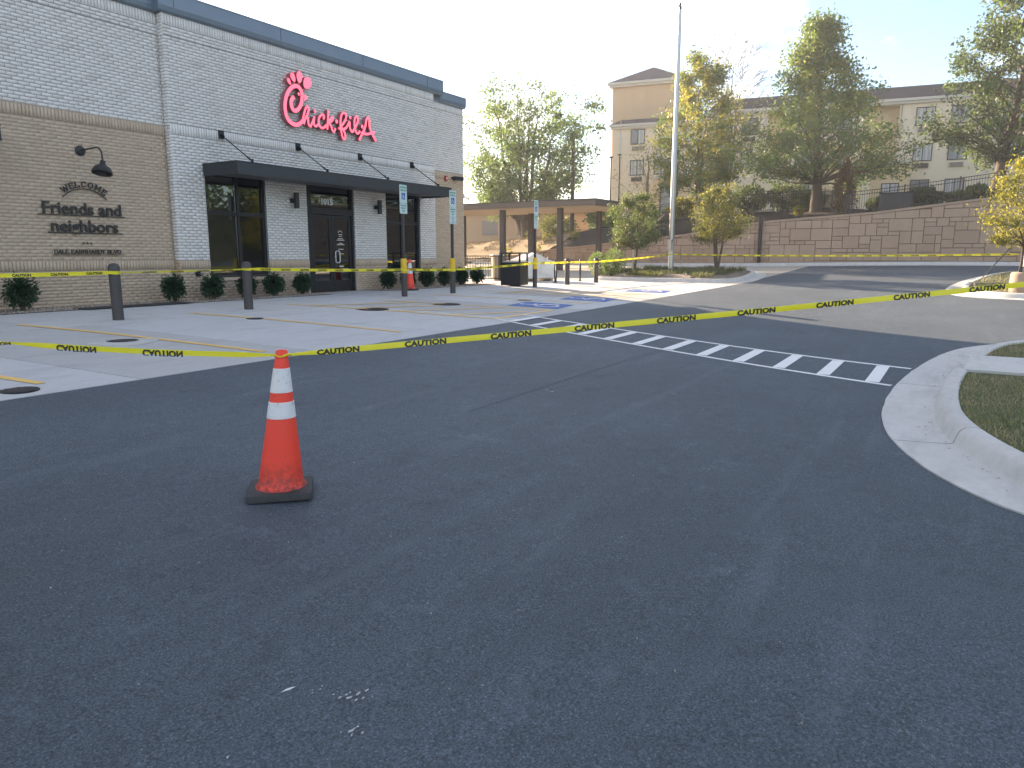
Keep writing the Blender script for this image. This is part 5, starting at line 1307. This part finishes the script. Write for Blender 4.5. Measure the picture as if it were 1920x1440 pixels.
    window(-23.3, 11.44, 12.77, 1.3, -.9); window(-23.3, 8.73, 10.08, 1.3, -.9); window(-21.1, 8.73, 10.08, 1.3, -.9); window(-19.0, 11.44, 12.77, 1.3, -.9); window(-8.6, 6.2, 7.5, 1.4, -1.1, False); window(-2.5, 6.0, 7.3, 1.3, -1.1, False)
    d = MB(); d.box(-20.9, -2.25, zg, -19.3, -2.201, 7.6); dd = d.build('door', 'bronze', Hh); MB().box(-20.75, -2.262, 5.4, -19.45, -2.2505, 7.4).build('pane', 'hotel_glass', dd)
build_hotel()

# ------------------------------------------------------------------ vegetation
def leaf_mesh(name, pts, size, mat, up=.35, seed=0, aspect=.55):
    r = np.random.default_rng(seed); n = len(pts)
    d = r.normal(size=(n, 3)); d[:, 2] -= .25; d /= np.linalg.norm(d, axis=1)[:, None]
    nn = r.normal(size=(n, 3)); nn[:, 2] += up; b = np.cross(d, nn); b /= np.linalg.norm(b, axis=1)[:, None] + 1e-9
    c = np.cross(b, d); s = (size * r.uniform(.6, 1.35, n))[:, None]; p = np.asarray(pts)
    v = np.stack([p - d * s * .5, p + b * s * aspect * .5 + c * s * .06, p + d * s * .5 - c * s * .08, p - b * s * aspect * .5 + c * s * .06], 1).reshape(-1, 3)
    return np_mesh(name, v, np.arange(4 * n).reshape(n, 4), mat)
def crv(pts, t):
    return pw(t, pts)
def make_tree(name, label, base, H, tr, crown, cb, limbs, nleaf, lsize, lmat, seed, bark='bark', stems=1, rise=.35, sub=6, spread=.16, cx=(0, 0), group=None, mats2=None, gap=.0, bare=0., twig_r=.012, vase=0., stem_dx=.3):
    rs = random.Random(seed); t = thing(name, label, 'tree', base, 0, group); trunk = MB(); centers = []; br = MB()
    H0 = H
    for st in range(stems):
        a0 = 2 * math.pi * st / max(1, stems) + rs.random(); lean = stem_dx * (st > 0 or stems > 1)
        tp = []; n = 8; top = H * (.93 if st == 0 else rs.uniform(.75, .9))
        for i in range(n + 1):
            f = i / n; off = lean * (f ** .7) * 1.0 + .0
            tp.append(Vector((cx[0] * f + off * math.cos(a0) + rs.gauss(0, .02 * H) * f * .5, cx[1] * f + off * math.sin(a0) + rs.gauss(0, .02 * H) * f * .5, top * f)))
        rads = [tr * (1 - .93 * (i / n)) * (1.25 if i == 0 else 1) / (1 if stems == 1 else 1.4) for i in range(n + 1)]
        trunk.tube(tp, rads, 9)
        for i in range(limbs // stems):
            f = cb + (1 - cb) * ((i + rs.random()) / (limbs // stems)) * .97; R_ = crv(crown, f); az = i * 2.39996 + rs.uniform(-.5, .5) + st; reach = R_ * rs.uniform(.62, 1.05)
            zt = f * H; zs = max(.12 * H if vase else cb * H * .9, zt - reach * (rise + rs.uniform(.0, .5)) - vase * H * f)
            k = min(n - 1, int(zs / top * n)); w = zs / top * n - k; s0 = tp[k].lerp(tp[min(n, k + 1)], max(0, min(1, w)))
            e = Vector((cx[0] * f + reach * math.cos(az), cx[1] * f + reach * math.sin(az), zt)); m = s0.lerp(e, .5) + Vector((rs.gauss(0, .08), rs.gauss(0, .08), rs.uniform(-.05, .12) * reach))
            path = [s0, s0.lerp(m, .55) + Vector((0, 0, .02 * reach)), m, m.lerp(e, .6), e]; r0 = max(.016, tr * .26 * (1 - .6 * f)); br.tube(path, [r0, r0 * .75, r0 * .5, r0 * .3, twig_r * .6], 5, caps=False)
            if rs.random() < gap: continue
            for j in range(sub):
                q = rs.uniform(.35, 1); p = path[1].lerp(m, q * 2) if q < .5 else m.lerp(e, q * 2 - 1)
                dr = Vector((math.cos(az) + rs.gauss(0, .9), math.sin(az) + rs.gauss(0, .9), rs.uniform(-.2, 1.0))).normalized() * R_ * rs.uniform(.14, .36); te = p + dr
                br.tube([p, p + dr * .5 + Vector((0, 0, .03 * R_)), te], [twig_r * 1.6, twig_r, twig_r * .5], 3, caps=False)
                centers += [(te, 1.), (p + dr * .6, .8)]
    trunk.build('trunk', bark, t, smooth=True); br.build('branches', bark, t, smooth=True)
    if nleaf:
        C = np.array([c[0] for c in centers]); wts = np.array([c[1] * rs.uniform(.3, 1.6) for c in centers]); r = np.random.default_rng(seed)
        Rm = max(q[1] for q in crown); idx = r.choice(len(C), nleaf, p=wts / wts.sum()); pts = C[idx] + np.clip(r.normal(size=(nleaf, 3)), -1.7, 1.7) * (spread * Rm * r.uniform(.35, 1.2, len(C))[idx])[:, None] * np.array([1, 1, .8])
        if mats2:
            m2, frac = mats2; sel = r.random(len(C)) < frac; s2 = sel[idx]
            link('crown', leaf_mesh('crown', pts[~s2], lsize, lmat, seed=seed), t); link('crown', leaf_mesh('crown', pts[s2], lsize, m2, seed=seed + 1), t)
        else: link('crown', leaf_mesh('crown', pts, lsize, lmat, seed=seed), t)
    return t
def bush(name, label, base, rx, ry, rz, n, size, mat, seed, cat='shrub', group=None, stem=True, hollow=.55, lift=.1, cone=0., spike=0.):
    r = np.random.default_rng(seed); t = thing(name, label, cat, base, 0, group)
    d = r.normal(size=(n, 3)); d /= np.linalg.norm(d, axis=1)[:, None]; lump = np.array([1 + .42 * noise.noise((q[0] * 2.2 + seed, q[1] * 2.2, q[2] * 2.2)) for q in d])
    rad = (hollow + (1 - hollow) * r.random(n) ** .6) * lump; p = d * rad[:, None] * np.array([rx, ry, rz]); p[:, 2] += rz + lift
    if spike:
        up = r.random(n) < .12; p[up] += np.stack([r.normal(size=up.sum()) * .02, r.normal(size=up.sum()) * .02, r.uniform(0, spike, up.sum())], 1)
    if cone: k = 1 - cone * np.clip((p[:, 2] - lift) / (2 * rz), 0, 1); p[:, 0] *= k; p[:, 1] *= k
    p[:, 2] = np.maximum(p[:, 2], .02)
    link('foliage', leaf_mesh('foliage', p, size, mat, seed=seed), t)
    if stem:
        mb = MB(); rs = random.Random(seed)
        for i in range(5): a = i * 1.3 + rs.random(); mb.tube([(.02 * math.cos(a), .02 * math.sin(a), -.03), (.2 * rx * math.cos(a), .2 * ry * math.sin(a), lift + rz * .4), (.65 * rx * math.cos(a), .65 * ry * math.sin(a), lift + rz * 1.2)], [.014, .01, .004], 5)
        mb.build('stem', 'bark', t)
    return t
def build_plants():
    T = lambda x, y: terrace(x, y)
    make_tree('shade_tree', 'broad vase-shaped tree with airy crown behind the canopy', (51.7, 15.0, T(51.7, 15) - .1), 12.4, .30, [(.0, 2.6), (.2, 3.4), (.45, 5.0), (.7, 5.5), (.88, 4.6), (1, 2.6)], .22, 75, 26000, .23, 'leaf_green', 11, stems=5, rise=.9, sub=6, spread=.085, vase=.32, stem_dx=2.6)
    make_tree('maple_tree', 'yellow-green twin-trunked tree just behind the flagpole', (47.9, -.2, T(47.9, -.2) - .1), 10.6, .17, [(.0, 1.5), (.2, 2.7), (.45, 3.2), (.7, 2.4), (.9, 1.3), (1, .4)], .2, 56, 19000, .18, 'leaf_green', 23, stems=2, rise=.5, sub=7, spread=.11, mats2=('leaf_spring', .5), stem_dx=.35)
    make_tree('bare_tree', 'leafless twiggy tree rising behind the yellow-green tree', (52.5, -.6, T(52.5, -.6) - .1), 12.5, .12, [(.0, 1.5), (.4, 2.4), (.7, 3.3), (.9, 2.6), (1, 1.0)], .3, 46, 0, .1, 'leaf_green', 31, rise=1.2, sub=16, twig_r=.011, stems=3, stem_dx=.7)
    make_tree('oak_tree', 'large dark green pyramidal tree in front of the hotel centre', (47.95, -7.4, T(47.95, -7.4) - .15), 11.3, .33, [(.0, 3.2), (.16, 4.6), (.32, 5.0), (.46, 4.2), (.6, 2.9), (.75, 1.8), (.9, .9), (1, .3)], .17, 84, 30000, .19, 'leaf_green', 41, rise=.45, sub=7, spread=.085, mats2=('leaf_spring', .08), cx=(0, .45))
    make_tree('oak_tree', 'dark green spreading tree in front of the hotel at right edge', (48.4, -16.3, T(48.4, -16.3) - .2), 12.2, .31, [(.0, 3.0), (.2, 3.9), (.4, 3.7), (.6, 3.0), (.8, 2.2), (1, .8)], .19, 72, 26000, .19, 'leaf_dark', 57, rise=.45, sub=7, spread=.09, mats2=('leaf_green', .35), cx=(0, -1.2))
    make_tree('bare_tree', 'leafless pruned tree with rusty limbs beside the hotel tower', (47.6, 3.2, T(47.6, 3.2) - .1), 5.9, .17, [(.0, 1.2), (.5, 2.2), (.8, 2.4), (1, 1.2)], .28, 14, 700, .12, 'leaf_spring', 63, bark='pale_bark', rise=1.3, sub=5, twig_r=.014, spread=.2)
    make_tree('young_tree', 'small yellow-lit tree with strapped trunk on the right verge', (27.5, -16.85, g(27.5, -16.85) + .15), 4.1, .055, [(.0, .4), (.35, 1.0), (.6, 1.35), (.85, 1.0), (1, .3)], .33, 26, 9000, .08, 'leaf_yellow', 71, rise=1.0, sub=7, spread=.13, mats2=('leaf_spring', .45), twig_r=.006)
    a = make_tree('island_tree', 'small dark trunked bushy tree on the gravel island right of flagpole', (33.4, -5.8, g(33.4, -5.8) + .2), 3.75, .09, [(.0, .5), (.4, 1.0), (.6, 1.25), (.8, 1.0), (1, .35)], .36, 30, 11000, .08, 'leaf_olive', 83, stems=3, rise=.9, sub=7, spread=.16, mats2=('leaf_spring', .25), twig_r=.006, stem_dx=.45)
    b = make_tree('island_tree', 'small round crowned tree left of the flagpole with a guy strap', (32.4, -2.3, g(32.4, -2.3) + .2), 3.6, .05, [(.0, .6), (.4, 1.0), (.6, 1.15), (.8, 1.0), (1, .5)], .3, 30, 12000, .08, 'leaf_olive', 91, stems=3, rise=.9, sub=7, spread=.16, mats2=('leaf_green', .4), twig_r=.006, stem_dx=.3)
    MB().tube([(.1, -.05, 1.45), (.6, -1.1, 2.55)], .012, 5).build('guy_strap', 'stake_wood', b)
    s = thing('tree_stake', 'weathered timber stake with a crossbar beside the round tree', 'stake', (31.4, -2.6, g(31.4, -2.6) + .2)); MB().box(-.03, -.03, -.1, .03, .03, .95).build('stake', 'stake_wood', s); MB().box(-.11, -.02, .951, .11, .02, 1.0).build('crossbar', 'stake_wood', s)
    # right verge: light-pole base, straps
    p = thing('pole_base', 'round brown concrete pole base at the right frame edge', 'pole base', (25.7, -16.83, g(25.7, -16.83) + .1)); MB().lathe([(.30, -.15), (.31, 0), (.31, .52), (.29, .58), (.26, .60), (.001, .60)], 28).build('concrete_drum', 'stone_block', p, smooth=True); MB().box(-.1, -.1, .601, .12, .12, .76).build('anchor_cover', 'black_paint', p, bevel=.01)
    MB().tube([(0, 0, .76), (0, 0, 2.0)], .018, 8).build('conduit', 'galvanised', p); MB().tube([(-.09, .02, .601), (-.05, .02, 2.0)], .016, 6).build('conduit', 'galvanised', p)
    g1 = thing('guy_wire', 'dark guy wires from the young tree down to a verge stake', 'guy wire', (26.2, -15.7, g(26.2, -15.7) + .15))
    for k in (0, .03): MB().tube([(k, 0, .12), (1.2, -1.05 + k, 1.55)], .010, 5).build('wire', 'cable', g1)
    MB().bar((0, 0, -.1), (-.05, .03, .2), .04, .04).build('stake', 'stake_wood', g1)
    # clipped shrubs against the building
    spots = [(6.95, .30, .30, 'spiky dark green shrub at the far left of the tan wall'), (10.08, .27, .27, 'dark green shrub at the end of the dark mat'), (11.08, .27, .26, 'dark green shrub below the left edge of the left window'), (12.05, .25, .25, 'dark green shrub partly hidden behind the second bollard'), (12.87, .28, .27, 'dark green shrub below the right edge of the left window'), (13.82, .26, .26, 'round dark green shrub just left of the entrance doors'),
             (17.22, .26, .27, 'dark green shrub just right of the entrance doors'), (18.15, .26, .27, 'dark green shrub behind the first parking sign post'), (19.1, .29, .28, 'round dark green shrub below the right window'), (20.05, .24, .27, 'dark green shrub where white brick meets tan at right'), (21.05, .26, .27, 'dark green shrub behind the second parking sign post'), (22.0, .28, .28, 'dark green shrub at the outer corner of the restaurant')]
    for i, (x, r, h, lab) in enumerate(spots):
        bush('shrub', lab, (x, -.52, PAD + .02), r, r * .95, h, 2600, .055, 'leaf_box', 100 + i, group='shrubs along the restaurant wall', lift=.03, spike=.16, hollow=.1)
    # bank, hedge and island planting
    for i, (x, y, rx, rz, lab, mat) in enumerate(((50.9, 4.6, .95, .6, 'hedge shrub left of the flagpole above the mulch bank', 'leaf_dark'), (51.0, 1.9, 1.1, .75, 'bright hedge shrub right behind the flagpole', 'leaf_spring'), (51.0, -.3, 1.2, .8, 'hedge shrub at the foot of the twin trunks', 'leaf_green'), (51.2, -2.6, 1.2, .95, 'tall hedge shrub right of the twin trunks', 'leaf_dark'), (51.2, -4.9, 1.3, .9, 'hedge shrub midway between twin trunks and large tree', 'leaf_dark'), (51.0, -6.6, .9, .6, 'low hedge shrub left of the large tree trunk', 'leaf_green'),
                                               (50.4, -10.6, .7, .4, 'low dark shrub behind the fence at the large tree', 'leaf_dark'), (46.6, -13.1, .95, .55, 'rounded dark shrub behind the wall-top fence', 'leaf_dark'), (46.6, -14.6, .6, .32, 'low shrub behind the fence left of the right tree', 'leaf_green'), (46.2, -15.5, .55, .42, 'small shrub at the foot of the right tree', 'leaf_green'), (52.5, 8.6, 1.4, .8, 'far hedge shrub seen under the canopy', 'leaf_green'), (54.5, 13.5, 1.6, .9, 'far hedge shrub by the straw slope', 'leaf_olive'))):
        bush('hedge_shrub', lab, (x, y, T(x, y) - .02), rx, rx, rz, 2600, .17, mat, 200 + i, 'shrub', 'hedge shrubs on the terrace', lift=.05, hollow=.3)
    bush('conical_shrub', 'bronze-leaved conical shrub left of the fence corner', (45.6, -9.2, T(45.6, -9.2) - .05), .85, .85, 1.5, 3800, .12, 'leaf_brown', 231, cone=.55, lift=.05, hollow=.3)
    for i, (x, y, s, lab) in enumerate(((29.6, -1.75, .45, 'leafy bush behind the bike hoops'), (30.6, -2.1, .5, 'leafy bush left of the timber stake'), (29.0, -2.6, .35, 'low bush at the near corner of the gravel island'))):
        bush('island_bush', lab, (x, y, g(x, y) + .15), s, s, s * 1.1, 1400, .07, 'leaf_green', 240 + i, group='bushes on the gravel island', lift=.05)
    for i, (x, y, lab) in enumerate(((45.2, 12.6, 'tiny bright shrub low on the dark bank beside the restaurant'), (44.6, 9.9, 'tiny bright shrub low on the dark bank under the canopy'), (47.0, 8.2, 'tiny bright shrub high on the dark bank under the canopy'), (48.0, 11.0, 'tiny bright shrub on the edge of the straw slope'), (46.5, -6.7, 'tiny yellow shrub on the mulch above the wall'), (50.0, 13.6, 'small olive shrub on the straw slope'))):
        bush('bank_shrub', lab, (x, y, T(x, y)), .35, .35, .32, 350, .10, 'leaf_spring' if i < 5 else 'leaf_olive', 260 + i, group='young shrubs on the bank', lift=.02)
    bx = thing('transformer_box', 'grey-green utility box behind the wall-top fence', 'utility box', (46.2, -11.75, T(46.2, -11.75)), R(5)); MB().box(-.45, -.8, -.1, .45, .8, .95).build('cabinet', 'canopy_metal', bx, bevel=.03); MB().box(-.5, -.85, .951, .5, .85, 1.0).build('lid', 'canopy_metal', bx, bevel=.02)
    # gravel along the building wall
    sb = MB()
    for a, b in ((X_, min(X_ + 2, 14.44)) for X_ in np.arange(-2.5, 14.4, 2)): patch(sb, [(a, -1.045), (b, -1.045), (b, .2), (a, .2)], .012, n=3, m2=2)
    for a, b in ((16.66, 19.5), (19.5, 22.55)): patch(sb, [(a, -1.045), (b, -1.045), (b, .13), (a, .13)], .012, n=3, m2=2)
    struct(sb.build('gravel_border', 'gravel_bed'))
    n = 6500; xs = np.concatenate([rng.uniform(4, 14.4, int(n * .62)), rng.uniform(16.7, 22.5, n - int(n * .62))]); ys = rng.uniform(-1.09, -.02, n)
    zz = np.array([g(x, y) for x, y in zip(xs, ys)]) + .018; s = rng.uniform(.010, .026, n); a = rng.uniform(0, 6.28, n)
    oct_ = np.array([(1, 0, 0), (0, .75, 0), (-1, 0, 0), (0, -.75, 0), (0, 0, .6), (0, 0, -.5)]); v = np.empty((n, 6, 3))
    for k in range(6):
        ox, oy, oz = oct_[k] * rng.uniform(.7, 1.2, (n, 3)).T[:, :, None].squeeze().T if False else (oct_[k][0], oct_[k][1], oct_[k][2])
        j = rng.uniform(.7, 1.25, n); v[:, k, 0] = xs + s * j * (ox * np.cos(a) - oy * np.sin(a)); v[:, k, 1] = ys + s * j * (ox * np.sin(a) + oy * np.cos(a)); v[:, k, 2] = zz + s * j * oz
    f = np.array([(0, 1, 4), (1, 2, 4), (2, 3, 4), (3, 0, 4), (1, 0, 5), (2, 1, 5), (3, 2, 5), (0, 3, 5)]); q = (f[None] + 6 * np.arange(n)[:, None, None]).reshape(-1, 3)
    o = link('gravel', np_mesh('gravel', v.reshape(-1, 3), q, 'pebble')); o['kind'] = 'stuff'; tag(o, 'loose brown and cream gravel strewn along the building wall', 'gravel')
    # tufts on the island and mulch pieces on the bank
    def tufts(nm, lab, box, n, h, mat, hf, w=.012):
        o = blades(nm, lambda x, y: noise.noise((x * .8, y * .8, 5)) > -.05, lambda x, y: 9, box, n, h * .4, h, mat, hf, .0, 1.0, w); tag(o, lab, 'ground cover')
    tufts('ground_cover', 'low dark green ground cover on the gravel island', (28.7, 35, -7.0, -1.8), 5000, .22, 'leaf_olive', lambda x, y: g(x, y) + .22, .02)
    tufts('straw_litter', 'loose straw litter on the lit slope', (47, 58, 10, 24), 4000, .2, 'straw', lambda x, y: terrace(x, y) + .06, .03)
build_plants()
def build_far():
    # low building beyond the straw slope, and the wood behind the car park that the shop windows mirror
    b = thing('far_building', 'long low tan building beyond the straw slope under the canopy', 'building', (66, 22, terrace(66, 22) - .3), R(-62))
    MB().box(-40, 0, 0, 34, 9, 3.1).build('wall', 'stucco_orange', b); MB().add([(-40.6, -.6, 3.101), (34.6, -.6, 3.101), (34.6, 9.6, 3.101), (-40.6, 9.6, 3.101), (-37, 3.5, 4.2), (31, 3.5, 4.2), (31, 5.5, 4.2), (-37, 5.5, 4.2)], [(0, 1, 5, 4), (1, 2, 6, 5), (2, 3, 7, 6), (3, 0, 4, 7), (4, 5, 6, 7), (3, 2, 1, 0)]).build('roof', 'pole_dark', b)
    for i in range(-9, 9): MB().box(-2 + i * 3.6, -.03, .9, -.4 + i * 3.6, -.001, 2.3).build('window', 'hotel_glass', b)
    for i, (x, y, h) in enumerate(((46, -42, 13), (38, -46, 14), (54, -45, 15), (63, -43, 14), (72, -46, 15), (30, -44, 13), (82, -45, 14))):
        make_tree('wood_tree', ['leafy tree in the row behind the car park, leftmost but one in the mirrored row', 'leafy tree behind the car park mirrored in the left window', 'leafy tree behind the car park mirrored in the door glass', 'tallest leafy tree behind the car park mirrored in the right window', 'leafy tree behind the car park mirrored far right', 'leafy tree behind the car park, first of the mirrored row', 'leafy tree behind the car park, last of the mirrored row'][i], (x, y, -.1), h, .25, [(.0, 2.5), (.3, 4.2), (.6, 4.0), (.85, 2.5), (1, .8)], .2, 26, 5000, .42, 'leaf_green', 300 + i, rise=.5, sub=5, spread=.2, group='trees behind the car park')
build_far()
VEIL = .0010  # thin scattering volume added to stand in for windscreen glare
def build_veil():
    t = bpy.data.materials.new('haze_air'); t.use_nodes = True; nt = t.node_tree; nt.nodes.clear()
    o = nt.nodes.new('ShaderNodeOutputMaterial'); v = nt.nodes.new('ShaderNodeVolumePrincipled'); v.inputs['Color'].default_value = (.93, .96, 1, 1); v.inputs['Density'].default_value = VEIL; v.inputs['Anisotropy'].default_value = .3
    nt.links.new(v.outputs[0], o.inputs['Volume']); M['haze_air'] = t
    h = MB().box(-320, -420, -3, 720, 720, 22).build('haze', 'haze_air'); h['kind'] = 'stuff'
if VEIL: build_veil()
